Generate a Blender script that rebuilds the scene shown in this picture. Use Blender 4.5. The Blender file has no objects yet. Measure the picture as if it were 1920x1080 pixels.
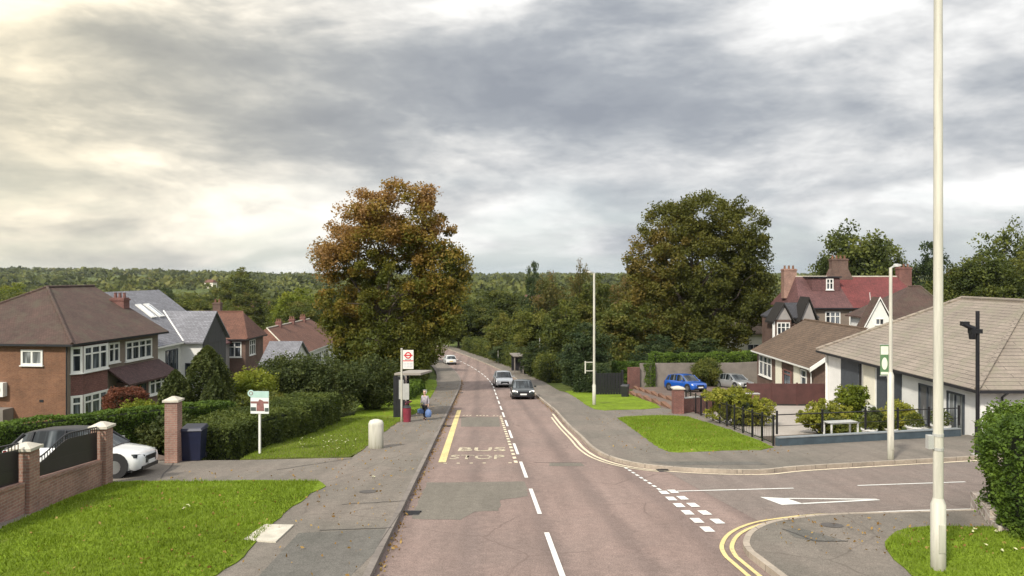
import bpy, bmesh, math, random
import numpy as np
from mathutils import Vector, Matrix, noise
from mathutils.geometry import tessellate_polygon
R = math.radians
random.seed(7)
sc = bpy.context.scene
COL = sc.collection
F = 1400.0; CZ = 4.1; HY = 515.0      # lens in photo pixels, eye height, horizon row

# ------------------------------------------------------------------ terrain
FAR = [(200, -12.98), (300, -15.0), (450, -18.0), (700, -16), (1000, -11), (1500, -6.5), (2200, -3), (3200, 0), (6000, 0)]
def sstep(a, b, x):
    t = min(1.0, max(0.0, (x - a) / (b - a))); return t * t * (3 - 2 * t)
def g(x, y):
    if y < 65: z = -.098 * max(y, -40)
    elif y < 200: z = -6.37 - .098 * (y - 65) + .000363 * (y - 65) ** 2
    else:
        z = FAR[-1][1]
        for (a, za), (b, zb) in zip(FAR, FAR[1:]):
            if y < b:
                t = (y - a) / (b - a); t = t * t * (3 - 2 * t); z = za + (zb - za) * t; break
    f = 1 - sstep(180, 320, y)
    if x > 24: z += min(.07 * (x - 24), 3.5) * f
    if x < -14: z -= min(.06 * (-14 - x), 2.0) * f
    if y > 900: z += 16 * sstep(.25, .62, -x / y) * sstep(900, 2000, y)
    return z
def G(px, py, off=0.0):
    """point of the ground seen at a photo position"""
    a, b = 3.0, 3000.0
    k = (px - 960) / F; m = (py - HY) / F
    def f(Y): return CZ - m * Y - g(k * Y, Y) - off
    # march for the first crossing
    Y = a; st = 1.0
    while Y < b and f(Y) > 0: Y += st; st *= 1.01
    lo, hi = Y - st / 1.01 - .01, Y
    lo = max(lo, a)
    for _ in range(40):
        mid = (lo + hi) / 2
        if f(mid) > 0: lo = mid
        else: hi = mid
    return ((px - 960) / F * hi, hi)

# ------------------------------------------------------------------ object helpers
def tag(o, label=None, cat=None, group=None, kind=None):
    if label: o['label'] = label
    if cat: o['category'] = cat
    if group: o['group'] = group
    if kind: o['kind'] = kind
    return o
def empty(name, loc=(0, 0, 0), rz=0.0, label=None, cat=None, group=None):
    o = bpy.data.objects.new(name, None); COL.objects.link(o)
    o.location = loc; o.rotation_euler = (0, 0, rz); o.empty_display_size = .3
    return tag(o, label, cat, group)
def copy_tree(o, parent=None):
    c = o.copy(); COL.objects.link(c)
    if parent: c.parent = parent
    for ch in list(KIDS.get(o.name, [])):
        d = copy_tree(ch, c); KIDS.setdefault(c.name, []).append(d)
    return c
KIDS = {}
def link_mesh(name, me, mats, parent=None, smooth=False):
    o = bpy.data.objects.new(name, me); COL.objects.link(o)
    for m in (mats if isinstance(mats, (list, tuple)) else [mats]): me.materials.append(m)
    if smooth: me.polygons.foreach_set('use_smooth', [True] * len(me.polygons))
    if parent:
        o.parent = parent; KIDS.setdefault(parent.name, []).append(o)
    return o
class MB:
    """collects shapes, builds them as one mesh with metre-scale UVs"""
    def __init__(s): s.v = []; s.f = []; s.m = []
    def face(s, pts, mi=0):
        n = len(s.v); s.v += [tuple(p) for p in pts]; s.f.append(tuple(range(n, n + len(pts)))); s.m.append(mi); return s
    def box(s, x0, x1, y0, y1, z0, z1, mi=0, M=None):
        if x0 > x1: x0, x1 = x1, x0
        if y0 > y1: y0, y1 = y1, y0
        if z0 > z1: z0, z1 = z1, z0
        P = [Vector(p) for p in ((x0, y0, z0), (x1, y0, z0), (x1, y1, z0), (x0, y1, z0), (x0, y0, z1), (x1, y0, z1), (x1, y1, z1), (x0, y1, z1))]
        if M is not None: P = [M @ p for p in P]
        for q in ((0, 3, 2, 1), (4, 5, 6, 7), (0, 1, 5, 4), (1, 2, 6, 5), (2, 3, 7, 6), (3, 0, 4, 7)): s.face([P[i] for i in q], mi)
        return s
    def tube(s, a, b, r0, r1=None, n=8, mi=0, cap=True):
        a = Vector(a); b = Vector(b); r1 = r0 if r1 is None else r1
        d = (b - a).normalized(); u = d.orthogonal().normalized(); w = d.cross(u)
        A = [a + (u * math.cos(t) + w * math.sin(t)) * r0 for t in [2 * math.pi * i / n for i in range(n)]]
        B = [b + (u * math.cos(t) + w * math.sin(t)) * r1 for t in [2 * math.pi * i / n for i in range(n)]]
        k = len(s.v); s.v += [tuple(p) for p in A + B]
        for i in range(n):
            j = (i + 1) % n; s.f.append((k + i, k + j, k + n + j, k + n + i)); s.m.append(mi)
        if cap:
            s.f.append(tuple(k + i for i in reversed(range(n)))); s.m.append(mi)
            s.f.append(tuple(k + n + i for i in range(n))); s.m.append(mi)
        return s
    def path(s, pts, r, n=6, mi=0):
        for i in range(len(pts) - 1):
            r0 = r[i] if isinstance(r, (list, tuple)) else r; r1 = r[i + 1] if isinstance(r, (list, tuple)) else r
            s.tube(pts[i], pts[i + 1], r0, r1, n, mi)
        return s
    def loft(s, rings, mi=0, cap=True, closed=True):
        k = len(s.v); n = len(rings[0])
        for r in rings: s.v += [tuple(p) for p in r]
        for a in range(len(rings) - 1):
            for i in range(n if closed else n - 1):
                j = (i + 1) % n
                s.f.append((k + a * n + i, k + a * n + j, k + (a + 1) * n + j, k + (a + 1) * n + i)); s.m.append(mi)
        if cap:
            s.f.append(tuple(k + i for i in reversed(range(n)))); s.m.append(mi)
            s.f.append(tuple(k + (len(rings) - 1) * n + i for i in range(n))); s.m.append(mi)
        return s
    def build(s, name, mats, parent=None, smooth=False):
        me = bpy.data.meshes.new(name); me.from_pydata(s.v, [], s.f)
        me.polygons.foreach_set('material_index', s.m)
        uv = me.uv_layers.new(name='UVMap'); buf = [0.0] * (2 * len(me.loops))
        for p in me.polygons:
            n = p.normal
            if abs(n.z) > .999: u = Vector((1, 0, 0)); w = Vector((0, 1, 0))
            else:
                u = Vector((0, 0, 1)).cross(n).normalized(); w = n.cross(u)
            for li in p.loop_indices:
                c = Vector(s.v[me.loops[li].vertex_index]); buf[2 * li] = c.dot(u); buf[2 * li + 1] = c.dot(w)
        uv.data.foreach_set('uv', buf)
        o = link_mesh(name, me, mats, parent, smooth)
        if smooth:
            bm = bmesh.new(); bm.from_mesh(me)
            bmesh.ops.remove_doubles(bm, verts=bm.verts, dist=.0005)
            for e in bm.edges:
                if len(e.link_faces) == 2 and e.calc_face_angle(0) > R(42): e.smooth = False
            bm.to_mesh(me); bm.free()
        return o

# ------------------------------------------------------------------ materials
def nodes(name):
    m = bpy.data.materials.new(name); m.use_nodes = True
    nt = m.node_tree; b = nt.nodes['Principled BSDF']; return m, nt, b
def N(nt, t, **k):
    n = nt.nodes.new('ShaderNode' + t)
    for a, v in k.items():
        if a.startswith('i_'): n.inputs[a[2:].replace('_', ' ')].default_value = v
        else: setattr(n, a, v)
    return n
def ramp(nt, fac, stops):
    r = N(nt, 'ValToRGB'); cr = r.color_ramp
    while len(cr.elements) < len(stops): cr.elements.new(.5)
    for e, (p, c) in zip(cr.elements, stops):
        e.position = p; e.color = (*c, 1)
    nt.links.new(fac, r.inputs[0]); return r.outputs[0]
def mixc(nt, fac, a, b, mode='MIX'):
    n = N(nt, 'Mix', data_type='RGBA', blend_type=mode)
    for sock, v in ((n.inputs[0], fac), (n.inputs[6], a), (n.inputs[7], b)):
        if isinstance(v, (int, float)): sock.default_value = v
        elif isinstance(v, (tuple, list)): sock.default_value = (*v, 1)
        else: nt.links.new(v, sock)
    return n.outputs[2]
def coords(nt, kind='Object'):
    return N(nt, 'TexCoord').outputs[kind]
def nz(nt, vec, scale, detail=4, rough=.6, dist=0):
    n = N(nt, 'TexNoise', i_Scale=scale, i_Detail=detail, i_Roughness=rough, i_Distortion=dist)
    nt.links.new(vec, n.inputs['Vector']); return n.outputs['Fac']
def bump(nt, b, h, strength=.3, dist=.02):
    n = N(nt, 'Bump', i_Strength=strength, i_Distance=dist)
    nt.links.new(h, n.inputs['Height']); nt.links.new(n.outputs[0], b.inputs['Normal'])
def dark(c, k): return tuple(x * k for x in c)
def M_plain(name, c, rough=.6, var=.18, scale=3, metal=0, spec=.5, fine=40):
    m, nt, b = nodes(name); v = coords(nt)
    f1 = nz(nt, v, scale); f2 = nz(nt, v, fine, 2)
    c1 = ramp(nt, f1, [(.3, dark(c, 1 - var)), (.7, tuple(min(1, x * (1 + var)) for x in c))])
    c2 = mixc(nt, var * 1.2, c1, mixc(nt, 1.0, c1, ramp(nt, f2, [(.35, (.55,) * 3), (.65, (1.3,) * 3)]), 'MULTIPLY'))
    nt.links.new(c2, b.inputs['Base Color']); b.inputs['Roughness'].default_value = rough
    b.inputs['Metallic'].default_value = metal; b.inputs['Specular IOR Level'].default_value = spec
    return m
def M_paint(name, c, rough=.25, coat=.6, metal=0):
    m, nt, b = nodes(name); v = coords(nt)
    f = nz(nt, v, 2.5, 3)
    nt.links.new(ramp(nt, f, [(.3, dark(c, .9)), (.7, c)]), b.inputs['Base Color'])
    b.inputs['Roughness'].default_value = rough; b.inputs['Coat Weight'].default_value = coat; b.inputs['Metallic'].default_value = metal
    return m
def M_brick(name, c1, c2, mortar, w=.225, h=.075, rough=.85, mort=.01, offset=.5, bstr=.4, blot=.3, sc_noise=.7):
    m, nt, b = nodes(name); v = coords(nt, 'UV')
    t = N(nt, 'TexBrick', offset=offset, i_Scale=1.0)
    t.inputs['Brick Width'].default_value = w; t.inputs['Row Height'].default_value = h; t.inputs['Mortar Size'].default_value = mort
    t.inputs['Color1'].default_value = (*c1, 1); t.inputs['Color2'].default_value = (*c2, 1); t.inputs['Mortar'].default_value = (*mortar, 1)
    nt.links.new(v, t.inputs['Vector'])
    o = coords(nt)
    f = nz(nt, o, sc_noise, 5, .65); f2 = nz(nt, o, 9, 3)
    c = mixc(nt, 1.0, t.outputs['Color'], ramp(nt, f, [(.3, (1 - blot,) * 3), (.72, (1 + blot,) * 3)]), 'MULTIPLY')
    c = mixc(nt, .6, c, mixc(nt, 1.0, c, ramp(nt, f2, [(.3, (.75,) * 3), (.7, (1.25,) * 3)]), 'MULTIPLY'))
    nt.links.new(c, b.inputs['Base Color']); b.inputs['Roughness'].default_value = rough
    inv = N(nt, 'Math', operation='SUBTRACT'); inv.inputs[0].default_value = 1; nt.links.new(t.outputs['Fac'], inv.inputs[1])
    bump(nt, b, inv.outputs[0], bstr, .01)
    return m
def M_tiles(name, c, w=.22, h=.22, blot=.25, moss=None, edge=.35, rough=.85, cv=1.0):
    """roof tiles: rows with a shaded lower lip made by bump"""
    c1 = dark(c, 1 + .15 * cv); c2 = dark(c, 1 - .18 * cv)
    m = M_brick(name, c1, c2, dark(c, edge), w, h, rough, h * .055, .5, .9, blot, .55)
    nt = m.node_tree; b = nt.nodes['Principled BSDF']
    if moss:
        src = b.inputs['Base Color'].links[0].from_socket
        f = nz(nt, coords(nt), .9, 6, .7)
        f3 = ramp(nt, f, [(.48, (0, 0, 0)), (.66, (1, 1, 1))])
        nt.links.new(mixc(nt, f3, src, moss), b.inputs['Base Color'])
    # saw-tooth height so each course laps the one below
    sep = N(nt, 'SeparateXYZ'); nt.links.new(coords(nt, 'UV'), sep.inputs[0])
    dv = N(nt, 'Math', operation='DIVIDE'); nt.links.new(sep.outputs[1], dv.inputs[0]); dv.inputs[1].default_value = h
    fr = N(nt, 'Math', operation='FRACT'); nt.links.new(dv.outputs[0], fr.inputs[0])
    iv = N(nt, 'Math', operation='SUBTRACT'); iv.inputs[0].default_value = 1; nt.links.new(fr.outputs[0], iv.inputs[1])
    bn = [n for n in nt.nodes if n.type == 'BUMP'][0]
    b2 = N(nt, 'Bump', i_Strength=.9, i_Distance=.035); nt.links.new(iv.outputs[0], b2.inputs['Height'])
    nt.links.new(bn.outputs[0], b2.inputs['Normal']); nt.links.new(b2.outputs[0], b.inputs['Normal'])
    return m
def M_asphalt(name, c, c_b, patch=.5, crack=True, scale=.35, fine=42, tracks=False):
    m, nt, b = nodes(name); v = coords(nt)
    f = nz(nt, v, scale, 6, .62, .4); f2 = nz(nt, v, fine, 2, .7); f3 = nz(nt, v, 5, 4)
    mp = N(nt, 'Mapping'); mp.inputs['Scale'].default_value = (1.6, .12, 1); nt.links.new(v, mp.inputs[0])
    fs = nz(nt, mp.outputs[0], 1.0, 4, .6)
    c1 = ramp(nt, f, [(.34, c_b), (.5, tuple((x + y) / 2 for x, y in zip(c, c_b))), (.64, c)])
    c2 = mixc(nt, 1.0, c1, ramp(nt, fs, [(.32, (.86,) * 3), (.7, (1.12,) * 3)]), 'MULTIPLY')
    if tracks:
        # tyre-polished bands: two per lane, following the road's heading
        sp = N(nt, 'SeparateXYZ'); nt.links.new(v, sp.inputs[0])
        q = N(nt, 'Math', operation='MULTIPLY_ADD'); nt.links.new(sp.outputs[1], q.inputs[0]); q.inputs[1].default_value = .0443; nt.links.new(sp.outputs[0], q.inputs[2])
        q1 = N(nt, 'Math', operation='MULTIPLY_ADD'); nt.links.new(f3, q1.inputs[0]); q1.inputs[1].default_value = .35; nt.links.new(q.outputs[0], q1.inputs[2])
        q2 = N(nt, 'Math', operation='MULTIPLY'); nt.links.new(q1.outputs[0], q2.inputs[0]); q2.inputs[1].default_value = 6.283 / 1.68
        q3 = N(nt, 'Math', operation='COSINE'); nt.links.new(q2.outputs[0], q3.inputs[0])
        c2 = mixc(nt, 1.0, c2, ramp(nt, q3.outputs[0], [(.0, (1.07,) * 3), (.45, (1.0,) * 3), (.95, (.86, .87, .88))]), 'MULTIPLY')
    c3 = mixc(nt, 1.0, c2, ramp(nt, f3, [(.3, (.88,) * 3), (.7, (1.1,) * 3)]), 'MULTIPLY')
    c4 = mixc(nt, 1.0, c3, ramp(nt, f2, [(.3, (.58,) * 3), (.72, (1.42,) * 3)]), 'MULTIPLY')
    if crack:
        dn = N(nt, 'TexNoise', i_Scale=1.3, i_Detail=4); nt.links.new(v, dn.inputs['Vector'])
        dm = mixc(nt, .28, v, dn.outputs['Color'])
        vo = N(nt, 'TexVoronoi', feature='DISTANCE_TO_EDGE', i_Scale=.33); nt.links.new(dm, vo.inputs['Vector'])
        cm = ramp(nt, vo.outputs['Distance'], [(.0, (1, 1, 1)), (.008, (0, 0, 0))])
        msk = ramp(nt, nz(nt, v, .23, 2), [(.42, (0, 0, 0)), (.52, (.85,) * 3)])
        fm = mixc(nt, 1.0, cm, msk, 'MULTIPLY')
        c4 = mixc(nt, fm, c4, dark(c, .6))
    nt.links.new(c4, b.inputs['Base Color']); b.inputs['Roughness'].default_value = .9
    b.inputs['Specular IOR Level'].default_value = .25
    bump(nt, b, f2, .35, .01)
    return m
def M_grass(name, a, b_, c_):
    m, nt, b = nodes(name); v = coords(nt)
    worn = ramp(nt, nz(nt, v, .8, 6, .7), [(.58, (0, 0, 0)), (.72, (.8,) * 3)])
    f = nz(nt, v, .35, 5, .6); f2 = nz(nt, v, 26, 4, .75); f3 = nz(nt, v, 3.2, 4, .6)
    c = ramp(nt, f, [(.32, a), (.55, b_), (.72, c_)])
    c = mixc(nt, 1.0, c, ramp(nt, f3, [(.3, (.72,) * 3), (.7, (1.25,) * 3)]), 'MULTIPLY')
    c = mixc(nt, 1.0, c, ramp(nt, f2, [(.3, (.5,) * 3), (.7, (1.5,) * 3)]), 'MULTIPLY')
    c = mixc(nt, worn, c, (.15, .135, .06))
    nt.links.new(c, b.inputs['Base Color']); b.inputs['Roughness'].default_value = .9; b.inputs['Specular IOR Level'].default_value = .15
    bump(nt, b, f2, .8, .05)
    return m
def M_leaf(name, cols, trans=.3, scale=.22, wobble=.2, hgt=None):
    """leaf colours: per clump tint + slow drift over the crown + per plant shift"""
    m, nt, b = nodes(name); v = coords(nt)
    at = N(nt, 'Attribute', attribute_name='tint'); oi = N(nt, 'ObjectInfo')
    f = nz(nt, v, scale, 2)
    a1 = N(nt, 'Math', operation='MULTIPLY'); nt.links.new(at.outputs['Fac'], a1.inputs[0]); a1.inputs[1].default_value = .55
    a2 = N(nt, 'Math', operation='MULTIPLY_ADD'); nt.links.new(f, a2.inputs[0]); a2.inputs[1].default_value = 1.1; nt.links.new(a1.outputs[0], a2.inputs[2])
    a3 = N(nt, 'Math', operation='MULTIPLY_ADD'); nt.links.new(oi.outputs['Random'], a3.inputs[0]); a3.inputs[1].default_value = wobble; nt.links.new(a2.outputs[0], a3.inputs[2])
    a4 = N(nt, 'Math', operation='SUBTRACT'); nt.links.new(a3.outputs[0], a4.inputs[0]); a4.inputs[1].default_value = .35 + wobble / 2
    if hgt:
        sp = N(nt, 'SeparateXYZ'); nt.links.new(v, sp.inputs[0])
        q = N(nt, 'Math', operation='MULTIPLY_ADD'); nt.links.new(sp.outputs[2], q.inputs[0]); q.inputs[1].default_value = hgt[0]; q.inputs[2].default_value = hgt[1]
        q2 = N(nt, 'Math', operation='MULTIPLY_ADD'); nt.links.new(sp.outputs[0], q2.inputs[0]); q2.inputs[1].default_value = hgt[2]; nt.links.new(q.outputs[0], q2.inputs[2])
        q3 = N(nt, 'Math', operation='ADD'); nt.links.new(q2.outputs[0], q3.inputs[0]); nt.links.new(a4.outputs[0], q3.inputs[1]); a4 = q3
    n = len(cols)
    c = ramp(nt, a4.outputs[0], [(.12 + .76 * i / (n - 1), x) for i, x in enumerate(cols)])
    nt.links.new(c, b.inputs['Base Color']); b.inputs['Roughness'].default_value = .65; b.inputs['Specular IOR Level'].default_value = .25
    tr = N(nt, 'BsdfTranslucent'); nt.links.new(mixc(nt, 1.0, c, (1.25, 1.2, .7), 'MULTIPLY'), tr.inputs[0])
    mx = N(nt, 'MixShader', i_Fac=trans); nt.links.new(b.outputs[0], mx.inputs[1]); nt.links.new(tr.outputs[0], mx.inputs[2])
    nt.links.new(mx.outputs[0], nt.nodes['Material Output'].inputs[0])
    return m
def M_glass(name, c=(.02, .024, .03), rough=.06, curt_refl=.12):
    m, nt, b = nodes(name); v = coords(nt)
    mp = N(nt, 'Mapping'); mp.inputs['Scale'].default_value = (2.6, .22, 1); nt.links.new(coords(nt, 'UV'), mp.inputs[0])
    fo = nz(nt, mp.outputs[0], 1.0, 3, .6)
    nt.links.new(ramp(nt, fo, [(.46, c), (.56, tuple(x * 3.2 + .02 for x in c)), (.64, tuple(x * 5 + curt_refl for x in c))]), b.inputs['Base Color'])  # pale bands painted into the glass colour, as curtains and reflections
    b.inputs['Roughness'].default_value = rough; b.inputs['Specular IOR Level'].default_value = .8
    return m

MT = {}
MT['road'] = M_asphalt('road_asphalt', (.25, .182, .158), (.222, .167, .146), tracks=True)
MT['side_road'] = M_asphalt('side_road_asphalt', (.225, .178, .156), (.20, .168, .148))
MT['patch'] = M_asphalt('road_patch', (.185, .165, .138), (.172, .155, .128), crack=False)
MT['pave'] = M_asphalt('pavement_asphalt', (.205, .175, .148), (.16, .145, .122), scale=.28)
MT['pave2'] = M_asphalt('pavement_old', (.145, .135, .12), (.12, .115, .10), scale=.5, crack=False)
MT['kerb'] = M_brick('kerb_concrete', (.22, .19, .165), (.165, .142, .125), (.07, .06, .05), .9, 3.0, .85, .012, 0, .3, .2, .9)
def M_worn(name, c, wear=.42, sc_=9):
    m, nt, b = nodes(name); v = coords(nt)
    f = nz(nt, v, sc_, 5, .75); f2 = nz(nt, v, .6, 3)
    k = ramp(nt, f, [(wear - .06, (0, 0, 0)), (wear + .05, (1, 1, 1))])
    cc = ramp(nt, f2, [(.3, dark(c, .8)), (.7, c)])
    nt.links.new(mixc(nt, k, (.25, .20, .178), cc), b.inputs['Base Color']); b.inputs['Roughness'].default_value = .85
    return m
MT['white_line'] = M_worn('road_paint_white', (.80, .79, .75), .36)
MT['letter_paint'] = M_worn('road_paint_lettering', (.70, .62, .42), .50, 7)
MT['yellow_line'] = M_worn('road_paint_yellow', (.74, .60, .27), .40)
MT['cream_line'] = M_worn('road_paint_cream', (.80, .70, .50), .40)
MT['grass'] = M_grass('grass', (.125, .178, .012), (.172, .25, .016), (.215, .285, .028))
MT['grass_dry'] = M_grass('grass_dry', (.10, .12, .022), (.14, .165, .028), (.19, .20, .05))
MT['shelter_roof'] = M_plain('shelter_roof', (.30, .27, .235), .8, .15, 2)
MT['field'] = M_grass('field', (.06, .08, .02), (.085, .11, .025), (.12, .135, .035))
MT['soil'] = M_plain('soil', (.09, .065, .045), .95, .35, 2)
MT['brick_warm'] = M_brick('brick_warm', (.20, .088, .044), (.155, .066, .034), (.17, .11, .075))
MT['kerb_pale'] = M_brick('kerb_pale', (.40, .34, .27), (.32, .27, .22), (.12, .10, .085), .9, 3.0, .85, .012, 0, .3, .2, .9)
MT['brick_dark'] = M_brick('brick_dark', (.14, .07, .05), (.10, .05, .04), (.14, .12, .10))
MT['brick_pink'] = M_brick('brick_pink', (.30, .165, .125), (.24, .125, .095), (.30, .23, .19))
MT['brick_red'] = M_brick('brick_red', (.20, .07, .055), (.15, .05, .045), (.2, .14, .12))
MT['tile_hung'] = M_tiles('hung_tiles', (.17, .075, .06), .17, .12)
MT['tile_brown'] = M_tiles('roof_tiles_brown', (.082, .047, .036), .17, .14, moss=(.080, .062, .042))
MT['tile_grey'] = M_tiles('roof_slates_grey', (.20, .20, .22), .3, .2, .12)
MT['tile_rust'] = M_tiles('roof_tiles_rust', (.15, .068, .045), .2, .18)
MT['tile_red'] = M_tiles('roof_tiles_red', (.16, .038, .036), .2, .18, .25)
MT['tile_maroon'] = M_tiles('roof_tiles_maroon', (.13, .06, .058), .2, .18)
MT['tile_tan'] = M_tiles('roof_tiles_tan', (.25, .208, .17), 3.3, .29, .2, moss=(.21, .19, .14), edge=.35, cv=.25)
MT['tile_sand'] = M_tiles('roof_tiles_sand', (.125, .083, .055), .25, .25, .18)
MT['render_white'] = M_plain('render_white', (.72, .71, .69), .85, .08, 1.2)
MT['skylight_glass'] = M_glass('skylight_glass', (.35, .37, .39), .1)  # pale pane colour paints in the reflected sky
MT['render_cream'] = M_plain('render_cream', (.78, .74, .62), .85, .08, 1.2)
MT['upvc'] = M_plain('white_upvc', (.74, .73, .70), .4, .05, 2)
MT['glass'] = M_glass('window_glass')
MT['curtain_glass'] = M_glass('curtained_glass', (.10, .105, .11), .2)
MT['dark_paint'] = M_plain('dark_paint', (.018, .018, .022), .45, .2)
MT['black_metal'] = M_plain('black_metal', (.012, .012, .015), .35, .2)
MT['blue_grey'] = M_plain('blue_grey_paint', (.06, .085, .105), .6, .18)
MT['anthracite'] = M_plain('anthracite_cladding', (.05, .06, .075), .55, .2)
def M_pole(name, c):
    m, nt, b = nodes(name); v = coords(nt)
    sp = N(nt, 'SeparateXYZ'); nt.links.new(v, sp.inputs[0])
    mp = N(nt, 'Mapping'); mp.inputs['Scale'].default_value = (9, 9, .7); nt.links.new(v, mp.inputs[0])
    st = nz(nt, mp.outputs[0], 1.0, 5, .65); sp2 = nz(nt, v, 16, 4, .7)
    q = N(nt, 'Math', operation='MULTIPLY_ADD'); nt.links.new(sp.outputs[2], q.inputs[0]); q.inputs[1].default_value = -.55; nt.links.new(st, q.inputs[2])
    c1 = ramp(nt, st, [(.35, dark(c, .74)), (.62, c)])
    c2 = mixc(nt, ramp(nt, q.outputs[0], [(.12, (0, 0, 0)), (.58, (.85,) * 3)]), c1, (.16, .15, .10))
    c3 = mixc(nt, ramp(nt, sp2, [(.68, (0, 0, 0)), (.73, (.7,) * 3)]), c2, (.20, .11, .05))
    nt.links.new(c3, b.inputs['Base Color']); b.inputs['Roughness'].default_value = .5
    return m
MT['pole_white'] = M_pole('pole_cream_paint', (.60, .58, .50))
MT['pole_grey'] = M_plain('pole_grey', (.42, .42, .40), .45, .12)
MT['stone'] = M_plain('pale_stone', (.52, .48, .40), .9, .2, 3)
MT['paving'] = M_brick('pale_paving', (.62, .56, .50), (.54, .48, .43), (.36, .32, .28), .6, .6, .85, .012, .5, .2, .12)
MT['block_paving'] = M_brick('block_paving', (.30, .19, .15), (.24, .15, .12), (.14, .10, .08), .2, .1)
MT['fence_grey'] = M_plain('fence_grey', (.20, .175, .155), .85, .18, 1.5)
MT['fence_brown'] = M_plain('fence_brown', (.075, .028, .025), .7, .25, 2)
MT['wood_dark'] = M_plain('dark_timber', (.02, .017, .015), .8, .3)
MT['bark'] = M_plain('bark', (.075, .058, .042), .95, .35, 4)
MT['rubber'] = M_plain('rubber', (.015, .015, .016), .8, .2)
MT['iron'] = M_plain('cast_iron', (.085, .075, .068), .7, .25, 4)
MT['seam'] = M_plain('bitumen_seam', (.055, .05, .046), .7, .25, 4)
MT['rim'] = M_plain('alloy', (.35, .35, .36), .3, .1, metal=.8)
MT['bin_blue'] = M_plain('bin_blue', (.008, .011, .035), .45, .2)
MT['bin_red'] = M_plain('bin_red', (.22, .03, .05), .5, .2)
# ------------------------------------------------------------------ draped sheets
def centre(y):
    x = 1.5 - .0443 * y
    if y > 75: x -= .0014 * (y - 75) ** 2
    return x
def drape(name, poly, mat, off=0.0, skirt=0.0, res=2.0, kind='structure', parent=None):
    poly = [Vector((p[0], p[1], 0)) for p in poly]
    bm = bmesh.new(); vs = [bm.verts.new(p) for p in poly]
    for t in tessellate_polygon([poly]):
        try: bm.faces.new([vs[i] for i in t])
        except ValueError: pass
    xs = [p.x for p in poly]; ys = [p.y for p in poly]
    def cuts(lo, hi, axis):
        c = math.ceil(lo / res) * res
        while c < hi:
            co = Vector((c, 0, 0)) if axis == 0 else Vector((0, c, 0)); no = Vector((1, 0, 0)) if axis == 0 else Vector((0, 1, 0))
            bmesh.ops.bisect_plane(bm, geom=bm.verts[:] + bm.edges[:] + bm.faces[:], plane_co=co, plane_no=no, dist=1e-5)
            c += res
    if max(ys) > 64 or min(xs) < -13.9 or max(xs) > 23.9:
        cuts(min(ys), max(ys), 1); cuts(min(xs), max(xs), 0)
    for f in bm.faces:
        if f.normal.z < 0: f.normal_flip()
    if skirt:
        be = [e for e in bm.edges if len(e.link_faces) == 1]
        r = bmesh.ops.extrude_edge_only(bm, edges=be)
        nv = set(v for v in r['geom'] if isinstance(v, bmesh.types.BMVert))
    else: nv = set()
    for v in bm.verts: v.co.z = g(v.co.x, v.co.y) + off - (skirt if v in nv else 0)
    bmesh.ops.recalc_face_normals(bm, faces=bm.faces)
    up = sum(f.normal.z * f.calc_area() for f in bm.faces)
    if up < 0:
        for f in bm.faces: f.normal_flip()
    me = bpy.data.meshes.new(name); bm.to_mesh(me); bm.free()
    o = link_mesh(name, me, mat, parent)
    if kind and not parent: o['kind'] = kind
    return o
def ribbon(mb, pts, w, off, h=None, res=None, mi=0):
    """strip of width w along pts (x,y), optional height h (solid)"""
    P = [Vector((p[0], p[1])) for p in pts]
    if res:
        Q = []
        for a, b in zip(P, P[1:]):
            n = max(1, int((b - a).length / res))
            Q += [a.lerp(b, i / n) for i in range(n)]
        P = Q + [P[-1]]
    L = []; Rr = []
    for i, p in enumerate(P):
        d = (P[min(i + 1, len(P) - 1)] - P[max(i - 1, 0)]).normalized(); n = Vector((-d.y, d.x))
        L.append(p + n * w / 2); Rr.append(p - n * w / 2)
    def z3(p, o): return (p.x, p.y, g(p.x, p.y) + o)
    for i in range(len(P) - 1):
        mb.face([z3(Rr[i], off), z3(Rr[i + 1], off), z3(L[i + 1], off), z3(L[i], off)], mi)
        if h:
            mb.face([z3(L[i], off), z3(L[i + 1], off), z3(L[i + 1], off - h), z3(L[i], off - h)], mi)
            mb.face([z3(Rr[i + 1], off), z3(Rr[i], off), z3(Rr[i], off - h), z3(Rr[i + 1], off - h)], mi)
def ragged(P, amt, step):
    Q = []; rr = random.Random(len(P))
    for i in range(len(P)):
        a = Vector(P[i][:2]); b = Vector(P[(i + 1) % len(P)][:2]); n = max(1, min(60, int((b - a).length / step)))
        for k in range(n): c = a.lerp(b, k / n); Q.append((c.x + rr.uniform(-amt, amt), c.y + rr.uniform(-amt, amt)))
    return Q
def px(*pts): return [G(*p) for p in pts]
def smooth_poly(P, n=4):
    """Catmull-Rom through points"""
    Q = []
    P = [Vector(p) for p in P]
    for i in range(len(P) - 1):
        p0 = P[max(i - 1, 0)]; p1 = P[i]; p2 = P[i + 1]; p3 = P[min(i + 2, len(P) - 1)]
        for k in range(n):
            t = k / n
            Q.append(.5 * ((2 * p1) + (p2 - p0) * t + (2 * p0 - 5 * p1 + 4 * p2 - p3) * t * t + (3 * p1 - p0 - 3 * p2 + p3) * t ** 3))
    return [tuple(q) for q in Q] + [tuple(P[-1])]

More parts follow.
